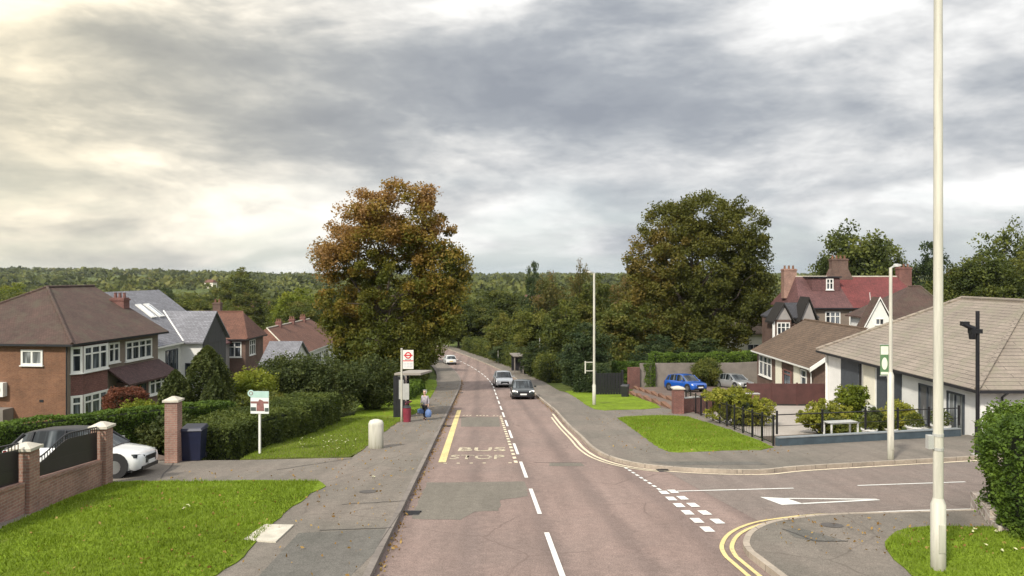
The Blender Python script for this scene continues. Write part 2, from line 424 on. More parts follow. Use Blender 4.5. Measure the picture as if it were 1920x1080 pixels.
# ground sheet reaching past the horizon
def axis_vals():
    xs = [i * 2.0 for i in range(-42, 43)]
    step = 3; x = 84
    while x < 4500: step *= 1.09; x += step; xs = [-x] + xs + [x]
    ys = [i * 2.0 for i in range(-20, 111)]
    y = 220; step = 3
    while y < 6000: step *= 1.06; y += step; ys.append(y)
    ys = [-3000, -1200, -500, -200, -90, -60] + ys
    return xs, ys
xs, ys = axis_vals()
V = [(x, y, g(x, y) - .10) for y in ys for x in xs]
nx = len(xs)
Fc = [(j * nx + i, j * nx + i + 1, (j + 1) * nx + i + 1, (j + 1) * nx + i) for j in range(len(ys) - 1) for i in range(nx - 1)]
me = bpy.data.meshes.new('ground'); me.from_pydata(V, [], Fc)
tag(link_mesh('ground', me, MT['field']), kind='structure')

WL = 3.4; WR = 3.35
left_kerb = [(centre(y) - WL, y) for y in range(-12, 66, 6)] + [(centre(y) - WL, y) for y in range(66, 190, 3)]
right_up = [(centre(y) + WR, y) for y in range(186, 48, -3)]
corner_far = px((1040, 772), (1062, 798), (1088, 823), (1108, 843), (1140, 861), (1200, 876), (1300, 885), (1420, 888), (1500, 881), (1650, 872), (1860, 860))
ex = Vector(corner_far[-1]); dd = (ex - Vector(corner_far[-3])).normalized()
corner_far = smooth_poly(corner_far, 4) + [tuple(ex + dd * 8), tuple(ex + dd * 24), tuple(ex + dd * 50)]
corner_near = px((1850, 963), (1700, 968), (1560, 972), (1490, 979), (1440, 988), (1405, 1005), (1393, 1027), (1402, 1045))
e2 = Vector(corner_near[0]); d2 = (e2 - Vector(corner_near[2])).normalized()
n_end = corner_near[-1]
corner_near = [tuple(e2 + d2 * 50), tuple(e2 + d2 * 24), tuple(e2 + d2 * 8)] + smooth_poly(corner_near, 4)
near_tail = [(centre(y) + 3.75, y) for y in (12.4, 9, 4, -2, -12)]
near_all = corner_near + near_tail
road_poly = left_kerb + right_up + corner_far + near_all
drape('road', road_poly, MT['road'], 0.0, 0)
# the junction's own greyer surfacing starts a little way in
side_poly = px((1250, 884.5), (1300, 886.5), (1420, 889.5), (1500, 882.5), (1650, 873.5), (1860, 861.5)) + [tuple(ex + dd * 8 + Vector((0, -.1))), tuple(ex + dd * 49 + Vector((0, -.15)))] \
    + [tuple(e2 + d2 * 49 + Vector((0, .1)))] + px((1850, 961.5), (1700, 966.5), (1560, 970.5), (1490, 977), (1440, 987))
drape('side_road', side_poly, MT['side_road'], .004)
drape('road_patch', ragged(px((800, 905), (985, 903), (990, 930), (940, 938), (935, 958), (890, 960), (865, 975), (772, 973)), .035, .25), MT['patch'], .004)
drape('road_patch', px((865, 782), (935, 782), (938, 800), (864, 800)), MT['patch'], .004)
drape('road_patch', px((1030, 868), (1090, 868), (1096, 874), (1030, 874)), MT['patch'], .004)

# pavements
PO = .12
lp = [(x - .13, y) for x, y in left_kerb]
back_l = [(-12.5, 186 - 0)] 
lpoly = lp + [(lp[-1][0] - 3.0, lp[-1][1])] + [(centre(y) - WL - 2.9, y) for y in range(183, 60, -3)] \
    + [(-6.8, 58), (-6.9, 44), (-6.6, 33)] + px((690, 838), (660, 864), (450, 869), (300, 870), (213, 868)) + [(-17, 27), (-17, 21.5)] + [(-12.4, 21.6), (-11.6, 16.3), (-11.5, -12)]
drape('pavement', lpoly, MT['pave'], PO, .2)
rfar = [(centre(y) + WR + .13, y) for y in range(186, 48, -3)]
cf = []
for i, p in enumerate(corner_far):
    a = Vector(corner_far[max(i - 1, 0)]); b = Vector(corner_far[min(i + 1, len(corner_far) - 1)]); d = (b - a).normalized(); n = Vector((-d.y, d.x)); cf.append(tuple(Vector(p) + n * .13))
rpoly = rfar + cf + [(70, 60), (40, 40), (20.2, 34.0), (10.9, 30.3), (11.3, 48.6), (11.5, 60), (5, 66)] + [(centre(y) + WR + 2.6, y) for y in range(69, 187, 3)]
drape('pavement', rpoly, MT['pave'], PO, .2)
cn = []
for i, p in enumerate(near_all):
    a = Vector(near_all[max(i - 1, 0)]); b = Vector(near_all[min(i + 1, len(near_all) - 1)]); d = (b - a).normalized(); n = Vector((-d.y, d.x)); cn.append(tuple(Vector(p) + n * .13))
drape('pavement', cn + [(40, -12), (60, 0)], MT['pave'], PO, .2)

# kerb stones
for pts, sgn in ((left_kerb, 1), ([*right_up, *corner_far], 1), (near_all, 1)):
    mb = MB()
    P = [Vector(p) for p in pts]; Q = []
    for i, p in enumerate(P):
        d = (P[min(i + 1, len(P) - 1)] - P[max(i - 1, 0)]).normalized(); Q.append(p + Vector((-d.y, d.x)) * .065 * sgn)
    ribbon(mb, Q, .13, PO + .006, .16, res=2.0)
    tag(mb.build('kerb', MT['kerb'] if pts is left_kerb else MT['kerb_pale']), kind='structure')

# verges
grass_polys = [
    px((-260, 1080), (-60, 1026), (0, 1003), (100, 957), (212, 913), (330, 911), (598, 910), (583, 935), (550, 958), (515, 990), (470, 1035), (425, 1080)) + [(-6.2, 6), (-6.2, -11.5), (-11.4, -11.5), (-11.4, 9)],
    px((450, 869), (560, 865), (655, 863), (690, 842), (700, 830), (745, 797), (755, 790), (660, 784), (600, 800), (470, 858)),
    px((665, 783), (752, 789), (770, 783), (790, 770), (812, 740), (818, 715), (770, 715), (700, 735), (670, 770)),
    px((1060, 736), (1085, 752), (1115, 771), (1160, 772), (1240, 768), (1205, 752), (1180, 742), (1130, 733)),
    px((1157, 788), (1180, 785), (1240, 783), (1290, 786), (1370, 812), (1450, 845), (1380, 850), (1300, 853), (1255, 853), (1225, 838), (1185, 808)),
    px((1660, 1040), (1672, 1018), (1700, 1003), (1760, 998), (1880, 1000), (2000, 1004), (2400, 1020)) + [(18, 2), (7.0, 2), (6.3, 9)] + px((1700, 1080), (1672, 1056)),
]
grass_names = []
for gi_, p in enumerate(grass_polys):
    p = smooth_poly(p + [p[0]], 2)[:-1]
    p = ragged(p, .05, .35)
    tag(drape('grass_verge', p, MT['grass_dry' if gi_ == 1 else 'grass'], PO + .02, .16), kind='structure')
# gardens and drives
drape('garden_path', px((1300, 768), (1440, 838), (1462, 842), (1640, 836), (1560, 790), (1568, 752), (1440, 748), (1420, 752), (1330, 752)), MT['paving'], -.02, .1)
drape('driveway', px((1180, 742), (1205, 752), (1240, 768), (1262, 772), (1285, 768), (1330, 752), (1420, 750), (1400, 712), (1290, 726), (1190, 729)), MT['block_paving'], .135, .2)
drape('driveway', px((215, 905), (300, 869), (330, 866), (250, 850), (60, 850)) , MT['block_paving'], PO + .006, .16)
drape('garden_soil', [(11.0, 30.6), (20.1, 34.2), (20.4, 37), (15.5, 36), (11.2, 34.5)], MT['soil'], -.0, .1)
drape('ground_slab', px((455, 1025), (497, 995), (551, 996), (517, 1029)), MT['stone'], PO + .03, .05)
drape('pavement_repair', px((1470, 1003), (1500, 1000), (1560, 1018), (1588, 1026), (1530, 1027), (1490, 1018)), MT['pave2'], PO + .004)
drape('pavement_repair', px((560, 1010), (735, 1002), (700, 1050), (640, 1110), (470, 1110)), MT['pave2'], PO + .004)
drape('pavement_repair', px((1215, 872), (1420, 872), (1440, 878), (1260, 879)), MT['pave2'], PO + .004)

# ------------------------------------------------------------------ road markings
def marks(name, polys, mat, off=.009):
    mb = MB()
    for p in polys: mb.face([(x, y, g(x, y) + off) for x, y in p])
    o = mb.build(name, mat); o['kind'] = 'structure'
    for f in o.data.polygons:
        if f.normal.z < 0: f.flip()
    return o
def bar(a, b, w):
    a = Vector(a); b = Vector(b); d = (b - a).normalized(); n = Vector((-d.y, d.x)) * w / 2
    return [tuple(a + n), tuple(a - n), tuple(b - n), tuple(b + n)]
P = []
y = 13.25 - 5.15 * 4
while y < 165:
    if y + 3.3 < 150:
        n = 1 if y < 60 else 2
        for k in range(n):
            a = y + 3.3 * k / n; b = y + 3.3 * (k + 1) / n
            P.append(bar((centre(a), a), (centre(b), b), .11))
    y += 5.15
marks('centre_line', P, MT['white_line'])
P = []
c0 = G(974, 868); c1 = G(942, 780)
for i in range(19):
    t = i / 19; a = Vector(c0).lerp(Vector(c1), t); b = Vector(c0).lerp(Vector(c1), t + .028)
    P.append(bar(a + Vector((-.12, 0)), b + Vector((-.12, 0)), .13))
l0 = G(828, 869); l1 = G(866, 779)
for i in range(12):
    if i in (3,8): continue
    a = Vector(l0).lerp(Vector(c0), (i + .3) / 12); b = Vector(l0).lerp(Vector(c0), (i + .8) / 12)
    if i%2==0: P.append(bar(a, b, .12))
    a = Vector(l1).lerp(Vector(c1), (i + .3) / 12); b = Vector(l1).lerp(Vector(c1), (i + .8) / 12)
    P.append(bar(a, b, .3))
marks('bus_bay_dashes', P, MT['cream_line'])
marks('bus_stop_line', [bar(G(829, 867), G(861, 769), .27)], MT['yellow_line'])
# BUS STOP lettering
def text_mesh(txt, size=1.0, extrude=0.0):
    cu = bpy.data.curves.new('lettering', 'FONT'); cu.body = txt; cu.size = size; cu.align_x = 'CENTER'; cu.extrude = extrude; cu.resolution_u = 3; cu.offset = .012 * size
    o = bpy.data.objects.new('lettering', cu); COL.objects.link(o)
    bpy.context.view_layer.update()
    me = bpy.data.meshes.new_from_object(o.evaluated_get(bpy.context.evaluated_depsgraph_get()))
    bpy.data.objects.remove(o); bpy.data.curves.remove(cu)
    return me
def road_text(txt, pl, pr, height, off=.009):
    me = text_mesh(txt)
    co = [v.co.copy() for v in me.vertices]
    x0 = min(c.x for c in co); x1 = max(c.x for c in co); y1 = max(c.y for c in co)
    a = Vector(pl); b = Vector(pr); u = b - a; n = Vector((-u.y, u.x)).normalized() * height
    for v in me.vertices:
        q = a + u * ((v.co.x - x0) / (x1 - x0)) + n * (v.co.y / y1)
        v.co = (q.x, q.y, g(q.x, q.y) + off)
    o = link_mesh('bus_stop_lettering', me, MT['letter_paint']); o['kind'] = 'structure'
    return o
road_text('STOP', G(842, 861), G(946, 861), 1.05)
road_text('BUS', G(858, 846), G(948, 846), 1.1)

# junction: give way lines
P = []
e0 = G(1172, 877); e1 = G(1242, 922)
for i in range(9):
    t = i / 9; P.append(bar(Vector(e0).lerp(Vector(e1), t), Vector(e0).lerp(Vector(e1), t + .065), .1))
for (a, b, n) in ((G(1245, 924), G(1326, 993), 6), (G(1262, 922), G(1345, 978), 5)):
    a = Vector(a); b = Vector(b)
    for i in range(n):
        c = a.lerp(b, i / (n - 1)); d = (b - a).normalized(); P.append(bar(c - d * .24, c + d * .24, .23))
P += [bar(G(1255, 922), G(1488, 916), .1), bar(G(1608, 911), G(1810, 904), .1)]
P += [bar(G(1850, 955), G(1700, 959), .15), bar(G(1700, 959), G(1500, 968), .15)]
marks('give_way_lines', P, MT['white_line'], .013)
tri = [G(1425, 933), G(1470, 947), G(1462, 935), G(1500, 945), G(1648, 937.5)]
marks('give_way_triangle', [[G(1425, 932.5), G(1466, 947.5), G(1507, 945.5), G(1474, 935)],
                            bar(G(1474, 935.3), G(1645, 937), .12), bar(G(1504, 945), G(1648, 937.6), .12)], MT['white_line'], .013)
# double yellow lines round both corners
def offset_line(pts, d):
    P = [Vector(p) for p in pts]; Q = []
    for i, p in enumerate(P):
        t = (P[min(i + 1, len(P) - 1)] - P[max(i - 1, 0)]).normalized(); Q.append(p + Vector((-t.y, t.x)) * d)
    return Q
mb = MB()
near_c = [p for p in corner_near if p[0] < 8.2 ] + [near_tail[0], near_tail[1]]
far_c = [p for p in corner_far if p[0] < 5.2]
ribbon(mb, offset_line(near_c, -.22), .09, .013); ribbon(mb, offset_line(near_c, -.42), .09, .013)
tag(mb.build('double_yellow_lines', MT['yellow_line']), kind='structure')
mb = MB()
ribbon(mb, offset_line(corner_far[1:-1], -.24), .12, .013); ribbon(mb, offset_line(far_c[2:], -.46), .09, .013)
tag(mb.build('double_yellow_lines', MT['cream_line']), kind='structure')

# edging soil strips, gullies, covers, trench scar
for name_, (p_, q_) in (('drain_cover', (845, 800)), ('drain_cover', (770, 965)), ('drain_cover', (1245, 884)), ('drain_cover', (862, 737))):
    x_, y_ = G(p_, q_); mb = MB(); z_ = g(x_, y_) + .012
    x_ = centre(y_) - WL + .24 if p_ < 1000 else x_
    w_, l_ = .19, .24
    for i_ in range(6): mb.box(x_ - w_, x_ + w_, y_ - l_ + i_ * .085, y_ - l_ + .045 + i_ * .085, z_ - .02, z_)
    mb.box(x_ - w_ - .03, x_ + w_ + .03, y_ - l_ - .04, y_ - l_, z_ - .02, z_ + .003); mb.box(x_ - w_ - .03, x_ + w_ + .03, y_ + l_, y_ + l_ + .04, z_ - .02, z_ + .003)
    tag(mb.build(name_, MT['black_metal']), kind='structure')
for (p_, q_, r_) in ((690, 930, .24), (1560, 995, .24)):
    x_, y_ = G(p_, q_); o_ = 0 if p_ > 800 and p_ < 1300 else PO
    mb = MB(); n_ = 24; c_ = [(x_ + math.cos(a) * r_, y_ + math.sin(a) * r_, g(x_ + math.cos(a) * r_, y_ + math.sin(a) * r_) + o_ + .008) for a in [6.283 * k / n_ for k in range(n_)]]
    mb.face(c_); o = mb.build('manhole_cover', MT['iron']); o['kind'] = 'structure'
for pts_ in (((600, 1005), (735, 1000)), ((640, 955), (765, 948)), ((520, 888), (660, 866)), ((300, 905), (330, 870)), ((1470, 1003), (1530, 1026), (1590, 1026)), ((1000, 867), (1100, 868))):
    mb = MB(); rr_ = random.Random(len(pts_) + pts_[0][0]); P_ = px(*pts_); Q_l = []
    for a_, b_ in zip(P_, P_[1:]):
        for k_ in range(8): Q_l.append((a_[0] + (b_[0] - a_[0]) * k_ / 8 + rr_.uniform(-.03, .03), a_[1] + (b_[1] - a_[1]) * k_ / 8 + rr_.uniform(-.03, .03)))
    Q_l.append(P_[-1]); ribbon(mb, Q_l, .035, (.010 if pts_[0][0] == 1000 else PO + .010)); tag(mb.build('tarmac_seam', MT['seam']), kind='structure')
# ------------------------------------------------------------------ foliage
ML = {
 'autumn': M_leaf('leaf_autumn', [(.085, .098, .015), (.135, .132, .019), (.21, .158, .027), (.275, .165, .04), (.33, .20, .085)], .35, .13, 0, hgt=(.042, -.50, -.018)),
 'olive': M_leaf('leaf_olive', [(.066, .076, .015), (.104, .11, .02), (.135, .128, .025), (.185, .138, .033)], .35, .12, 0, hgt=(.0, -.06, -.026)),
 'green': M_leaf('leaf_green', [(0.048, 0.065, 0.016), (0.088, 0.108, 0.022), (0.135, 0.151, 0.027), (0.184, 0.176, 0.038)], .3, .18, .35),
 'dark': M_leaf('leaf_dark', [(0.023, 0.042, 0.017), (0.043, 0.065, 0.021), (0.069, 0.090, 0.026)], .2, .2, .3),
 'mixed': M_leaf('leaf_mixed', [(.058, .076, .017), (.10, .118, .022), (.15, .15, .03), (.19, .145, .04)], .3, .16, .55),
 'rust': M_leaf('leaf_rust', [(.07, .075, .018), (.115, .10, .026), (.165, .115, .04), (.19, .13, .06)], .3, .16, .3),
 'lime': M_leaf('leaf_lime', [(0.103, 0.138, 0.016), (0.172, 0.207, 0.021), (0.241, 0.253, 0.034)], .35, .3, .2),
 'hedge': M_leaf('leaf_hedge', [(0.051, 0.091, 0.014), (0.096, 0.154, 0.020), (0.147, 0.217, 0.028)], .25, .5, .2),
 'hedge_dark': M_leaf('leaf_hedge_dark', [(0.040, 0.057, 0.016), (0.071, 0.088, 0.023), (0.120, 0.135, 0.032)], .25, .5, .2),
 'hedge_mid': M_leaf('leaf_hedge_mid', [(.042, .060, .014), (.075, .10, .020), (.12, .145, .03)], .25, .5, .2),
 'hedge_red': M_leaf('leaf_hedge_red', [(.07, .03, .018), (.14, .045, .025), (.17, .07, .04)], .25, .6, .2),
 'shrub_yellow': M_leaf('leaf_shrub_yellow', [(.14, .16, .022), (.24, .25, .032), (.34, .32, .055)], .3, .7, .2),
 'twig': M_plain('hedge_twigs', (.035, .032, .018), .95, .4, 5),
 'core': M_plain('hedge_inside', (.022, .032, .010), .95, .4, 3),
}
def leaf_mesh(name, centers, tint, size, seed, aspect=.6, up=0.0):
    """one four-sided leaf spray per centre, randomly turned"""
    rg = np.random.default_rng(seed); n = len(centers)
    a = rg.normal(size=(n, 3)); a[:, 2] *= .75; a /= np.linalg.norm(a, axis=1)[:, None]
    b = rg.normal(size=(n, 3)); b -= (b * a).sum(1)[:, None] * a; b /= np.linalg.norm(b, axis=1)[:, None]
    s = size * rg.uniform(.55, 1.35, n)[:, None]
    c = centers
    nrm = np.cross(a, b)
    V = np.stack([c - a * s * .5, c + b * s * aspect * .5 + a * s * .08 + nrm * s * .1, c + a * s * .5, c - b * s * aspect * .5 + a * s * .08 + nrm * s * .1], 1).reshape(-1, 3)
    me = bpy.data.meshes.new(name)
    me.vertices.add(4 * n); me.vertices.foreach_set('co', V.astype(np.float32).ravel())
    me.loops.add(4 * n); me.loops.foreach_set('vertex_index', np.arange(4 * n, dtype=np.int32))
    me.polygons.add(n); me.polygons.foreach_set('loop_start', np.arange(0, 4 * n, 4, dtype=np.int32))
    me.update(calc_edges=True)
    at = me.attributes.new('tint', 'FLOAT', 'FACE'); at.data.foreach_set('value', np.asarray(tint, np.float32))
    return me
def crown_points(blobs, nclump, per, rc, seed, shell=.75, flat=.8):
    """leaf points gathered in clumps over the outer part of several lobes"""
    rg = np.random.default_rng(seed)
    B = np.array(blobs, float)                      # cx cy cz rx ry rz
    w = (B[:, 3] * B[:, 4] * B[:, 5]) ** .66; w /= w.sum()
    k = rg.choice(len(B), nclump, p=w)
    d = rg.normal(size=(nclump, 3)); d /= np.linalg.norm(d, axis=1)[:, None]
    r = np.where(rg.random(nclump) < shell, rg.uniform(.8, 1.04, nclump), rg.uniform(.3, .85, nclump))
    cc = B[k, :3] + d * r[:, None] * B[k, 3:]
    tint = rg.random(nclump)
    sz = rc * rg.uniform(.55, 1.35, nclump)
    idx = np.repeat(np.arange(nclump), rg.poisson(per, nclump) + 1)
    u = rg.normal(size=(len(idx), 3)); u /= np.linalg.norm(u, axis=1)[:, None]
    u *= (rg.random(len(idx)) ** .45)[:, None]; u[:, 2] *= flat
    P = cc[idx] + u * sz[idx][:, None]
    t = np.clip(tint[idx] + rg.normal(size=len(idx)) * .12, 0, 1)
    return P, t, cc
def limb(mb, a, b, r0, r1, seed, n=4, wob=.12):
    rr = random.Random(seed); a = Vector(a); b = Vector(b); L = (b - a).length; pts = [a]
    for i in range(1, n): pts.append(a.lerp(b, i / n) + Vector((rr.uniform(-1, 1), rr.uniform(-1, 1), rr.uniform(-.5, .8))) * L * wob / 2)
    pts.append(b); rad = [r0 + (r1 - r0) * (i / n) ** .8 for i in range(n + 1)]
    for i in range(n): mb.tube(pts[i], pts[i + 1], rad[i], rad[i + 1], 6, cap=False)
    return pts
def make_tree(name, blobs, H, tr, leafm, nclump, per, rc, leaf, seed, fork=.3, label=None, cat='tree', group=None, shell=.75, limbs=14, lean=0):
    root = empty(name, label=label, cat=cat, group=group)
    P, t, cc = crown_points(blobs, nclump, per, rc, seed, shell)
    mb = MB(); rr = random.Random(seed)
    top = Vector((lean, 0, H * fork))
    mb.tube((0, 0, -.6), (0, 0, .25), tr * 1.6, tr * 1.05, 10, cap=False)
    limb(mb, (0, 0, .25), top, tr * 1.05, tr * .75, seed, 3, .05)
    limb(mb, top, (lean, 0, H * .86), tr * .75, tr * .08, seed + 1, 6, .08)
    idx = rr.sample(range(len(cc)), min(limbs, len(cc)))
    for i, k in enumerate(idx):
        e = Vector(cc[k]); s = Vector((lean, 0, min(H * (fork + .45 * rr.random()), max(H * fork * .8, e.z - .5))))
        q = limb(mb, s, e, tr * rr.uniform(.25, .42), tr * .06, seed + 5 + i, 4, .14)
        for k2 in rr.sample(range(len(cc)), 3):
            c2 = Vector(cc[k2])
            if (c2 - e).length < rc * 4: limb(mb, q[2], c2, tr * .12, tr * .03, seed + 50 + k2, 3)
    mb.build('trunk', MT['bark'], root, smooth=True)
    me = leaf_mesh('crown', P, t, leaf, seed)
    link_mesh('crown', me, ML[leafm], root)
    return root
def place(root, x, y, sxy=1, sz=1, rot=0, off=-.05):
    root.location = (x, y, g(x, y) + off); root.scale = (sxy, sxy, sz); root.rotation_euler.z = rot
    return root

# the two big trees by the road
def Xat(px_, Y): return (px_ - 960) / F * Y
def Zat(py_, Y): return CZ - (py_ - HY) / F * Y
def lobes(list_px, Y, ox, gz, seed=0):
    """lobes given as photo centre/half sizes at distance Y, local to trunk base"""
    out = []; rr = random.Random(seed)
    for (cx, cy, rx, ry) in list_px:
        X = Xat(cx, Y) - ox; Z = Zat(cy, Y) - gz; a = rx / F * Y; b = ry / F * Y
        out.append((X, rr.uniform(-.25, .25) * a, Z, a, a * .95, b))
    return out
YT = 69.0; xt = Xat(714, YT); zt = g(xt, YT)
bl = lobes([(740, 400, 62, 62), (680, 440, 62, 60), (800, 450, 52, 55), (640, 470, 48, 48), (720, 470, 80, 80), (830, 520, 50, 60), (660, 560, 62, 75), (760, 560, 90, 80),
            (825, 590, 38, 50), (690, 640, 55, 60), (770, 640, 60, 60), (845, 505, 40, 42), (618, 485, 30, 30), (655, 650, 30, 50), (848, 590, 30, 44), (700, 668, 56, 34), (765, 668, 40, 34), (815, 560, 46, 60), (650, 600, 40, 50), (790, 370, 22, 18), (700, 380, 34, 28)], YT, xt, zt, 1)
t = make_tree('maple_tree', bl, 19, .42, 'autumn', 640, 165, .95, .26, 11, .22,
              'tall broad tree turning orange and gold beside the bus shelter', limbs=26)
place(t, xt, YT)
YT2 = 94.0; xt2 = Xat(1318, YT2); zt2 = g(xt2, YT2)
bl = lobes([(1320, 420, 75, 60), (1260, 430, 55, 52), (1385, 440, 50, 62), (1225, 490, 48, 52), (1320, 500, 95, 80), (1405, 510, 46, 60), (1412, 560, 42, 50), (1250, 570, 65, 70),
            (1340, 590, 90, 60), (1215, 560, 40, 60), (1290, 630, 60, 45), (1240, 640, 50, 45), (1340, 640, 50, 30), (1200, 610, 30, 50)], YT2, xt2, zt2, 2)
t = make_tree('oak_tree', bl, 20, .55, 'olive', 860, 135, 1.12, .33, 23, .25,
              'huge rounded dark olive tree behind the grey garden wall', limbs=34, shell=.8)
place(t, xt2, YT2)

# prototypes for the belts of trees
def proto(kind, seed, leafm, H=12.0, W=9.0, tall=False, nclump=240, per=75, leaf=.33, name='broadleaf_tree'):
    rr = random.Random(seed); bl = []
    for i in range(9):
        a = rr.uniform(0, 6.28); d = rr.uniform(.1, .52) * W / 2; z = H * rr.uniform(.32, .8)
        k = 1 - abs(z / H - .52) * .9
        bl.append((math.cos(a) * d, math.sin(a) * d, z, W * .27 * k + .4, W * .27 * k + .4, H * .17))
    bl.append((0, 0, H * .82, W * .22, W * .22, H * .17)); bl.append((0, 0, H * .5, W * .4, W * .4, H * .3)); bl.append((0, 0, H * .28, W * .36, W * .36, H * .2))
    return make_tree(name, bl, H, .22, leafm, nclump, per, .95, leaf, seed, .2, limbs=8)
def conifer(seed, leafm, H=10.0, W=4.0, name='conifer', n=9000, leaf=.28):
    rg = np.random.default_rng(seed)
    h = rg.random(n) ** .75; a = rg.uniform(0, 2 * np.pi, n)
    lob = 1 + .16 * np.sin(a * 5 + h * 9 + seed) + .10 * np.sin(a * 11 - h * 23)
    r = W / 2 * (1 - h ** 2.4) ** .75 * lob * rg.uniform(.72, 1.03, n) * np.minimum(1, .55 + h * 5)
    P = np.stack([np.cos(a) * r, np.sin(a) * r, h * H + .1], 1)
    root = empty(name); mb = MB(); mb.tube((0, 0, -.4), (0, 0, H * .93), .16, .02, 8); mb.build('trunk', MT['bark'], root)
    link_mesh('crown', leaf_mesh('crown', P, np.clip(rg.normal(.5, .22, n), 0, 1), leaf, seed), ML[leafm], root)
    return root
PROTO = {}
def use(kind, builder):
    """first use takes the plant itself, later uses are copies sharing its mesh"""
    if kind not in PROTO: PROTO[kind] = builder(); return PROTO[kind]
    return copy_tree(PROTO[kind])
builders = {
 'green1': (lambda: proto('a', 101, 'green')), 'green2': (lambda: proto('b', 102, 'green', nclump=240)),
 'mixed1': (lambda: proto('c', 103, 'mixed')), 'mixed2': (lambda: proto('d', 104, 'mixed', nclump=290)),
 'rust1': (lambda: proto('e', 105, 'rust', nclump=150, per=34)), 'dark1': (lambda: proto('f', 106, 'dark')), 'lime1': (lambda: proto('g', 107, 'lime')),
 'airy1': (lambda: proto('h', 108, 'green', nclump=190, per=40)),
}
NAMES = {'rust1': 'autumn_tree'}
LB = {}
def tree_px(px_, Y, top, wpx, kind, label, group=None, cat='tree', base_h=12.0, base_w=8.4, rot=None):
    r = use(kind, builders[kind]); x = Xat(px_, Y); H = Zat(top, Y) - g(x, Y)
    s = wpx / F * Y / base_w; place(r, x, Y, s, H / (base_h * .97), random.uniform(0, 6.28) if rot is None else rot)
    for k in ('group',):
        if k in r: del r[k]
    tag(r, label, cat, group); return r
LG = 'trees of the woodland belt beyond the road'
rr = random.Random(5)
# along the right verge, nearest first
for (p, Y, top, w, k, lb) in [
    (1095, 76, 606, 110, 'dark1', 'dark low dense tree just behind the tall lamp post on the right verge'),
    (1060, 92, 560, 110, 'green2', 'mid green tree directly left of the tall lamp post, overhanging the kerb'),
    (1165, 92, 560, 120, 'mixed2', 'brown tinged tree touching the left foot of the huge olive tree'),
    (1235, 84, 628, 110, 'dark1', 'dark shrubby tree under the left side of the huge olive tree'),
    (1320, 86, 636, 120, 'dark1', 'dark shrubby tree under the middle of the huge olive tree'),
    (1175, 110, 505, 90, 'rust1', 'pinkish brown thin crowned tree left of the huge olive tree'),
    (1120, 120, 522, 110, 'mixed1', 'olive green tree behind the top of the tall lamp post'),
    (1088, 130, 490, 56, 'rust1', 'wispy tree top poking above the woodland near the lamp post head'),
    (1030, 125, 512, 80, 'rust1', 'orange brown tree left of the tall lamp post head'),
    (998, 140, 494, 50, 'dark1', 'dark pointed tree standing highest over the bend of the road'),
    (1000, 112, 575, 100, 'green1', 'green tree over the opposite bus shelter'),
    (950, 135, 585, 90, 'green2', 'green tree above the white car at the bend'),
    (905, 175, 575, 110, 'mixed1', 'yellow green tree at the end of the visible road'),
    (1010, 96, 640, 80, 'dark1', 'low dark tree behind the opposite bus shelter'),
    (960, 128, 640, 90, 'dark1', 'low dark tree left of the opposite bus shelter'),
    (900, 178, 625, 80, 'dark1', 'dark rounded tree filling the outside of the bend'),
    (860, 172, 560, 90, 'green1', 'green tree behind the right edge of the orange maple'),
    (785, 106, 600, 80, 'mixed2', 'olive tree overhanging the pavement beyond the orange maple'),
    (740, 84, 660, 110, 'dark1', 'dark bushy tree behind the bus shelter roof'),
    (650, 76, 665, 80, 'green1', 'low green tree at the left foot of the orange maple'),
    (785, 128, 590, 70, 'mixed1', 'gold green tree showing right of the maple above the far pavement'),
    (935, 205, 540, 110, 'mixed2', 'broad olive tree in the dip beyond the bend'),
    (1045, 165, 530, 110, 'green2', 'green tree in the wood between the two big trees'),
    ]:
    tree_px(p, Y, top, w, k, lb)
# belt beyond the left-hand houses and behind the right-hand ones
for i in range(44):
    Y = rr.uniform(150, 330); p = rr.uniform(-160, 900)
    if p > 560 and Y < 190: continue
    top = 562 - (Y - 150) * .14 + rr.uniform(-8, 10)
    if p > 880: top += 10
    k = rr.choice(['green1', 'green2', 'mixed1', 'green1', 'green2', 'airy1', 'dark1'])
    ad = {'green1': 'mid green broadleaf tree', 'green2': 'green rounded tree', 'mixed1': 'olive tinged tree', 'airy1': 'loose crowned green tree', 'dark1': 'dark green tree'}[k]
    tree_px(p, Y, top, rr.uniform(60, 110) * (1.25 if Y < 220 else .9), k, ad + ' in the wooded belt beyond the left-hand houses', ad + 's of the left wooded belt')
tree_px(445, 300, 500, 84, 'green2', 'large dark green tree rising highest above the left horizon')
tree_px(555, 190, 536, 92, 'lime1', 'bright lime yellow tree above the rust roofed terrace')
tree_px(35, 260, 527, 60, 'lime1', 'yellow green tree just above the left-hand brick house roof')
tree_px(560, 175, 560, 90, 'mixed2', 'olive brown tree immediately behind the rust roofed terrace')
for (p, Y, top, w, k, lb) in [
    (1612, 130, 422, 165, 'green1', 'large domed green tree behind the big brick chimney'),
    (1565, 128, 462, 110, 'green1', 'green tree on the left flank of the domed tree over the red roof'),
    (1665, 134, 446, 100, 'green2', 'green tree on the right flank of the domed tree over the red roof'),
    (1745, 132, 457, 105, 'dark1', 'small dark tree between the domed tree and the thick lamp post'),
    (1885, 120, 404, 130, 'airy1', 'tall thin crowned tree at the right edge of the view'),
    (1850, 110, 468, 150, 'green1', 'broad dark green tree behind the tan roof, left of the thin crowned one'),
    (1780, 112, 500, 100, 'mixed1', 'olive tree right of the thick lamp post behind the roofs'),
    (1935, 112, 470, 140, 'green2', 'green tree cut by the right edge behind the tan roof'),
    (1500, 118, 540, 90, 'dark1', 'dark tree behind the left chimney of the red roofed house'),
    (2020, 118, 440, 170, 'green2', 'green tree past the right edge behind the tan roof'),
    ]:
    tree_px(p, Y, top, w, k, lb)

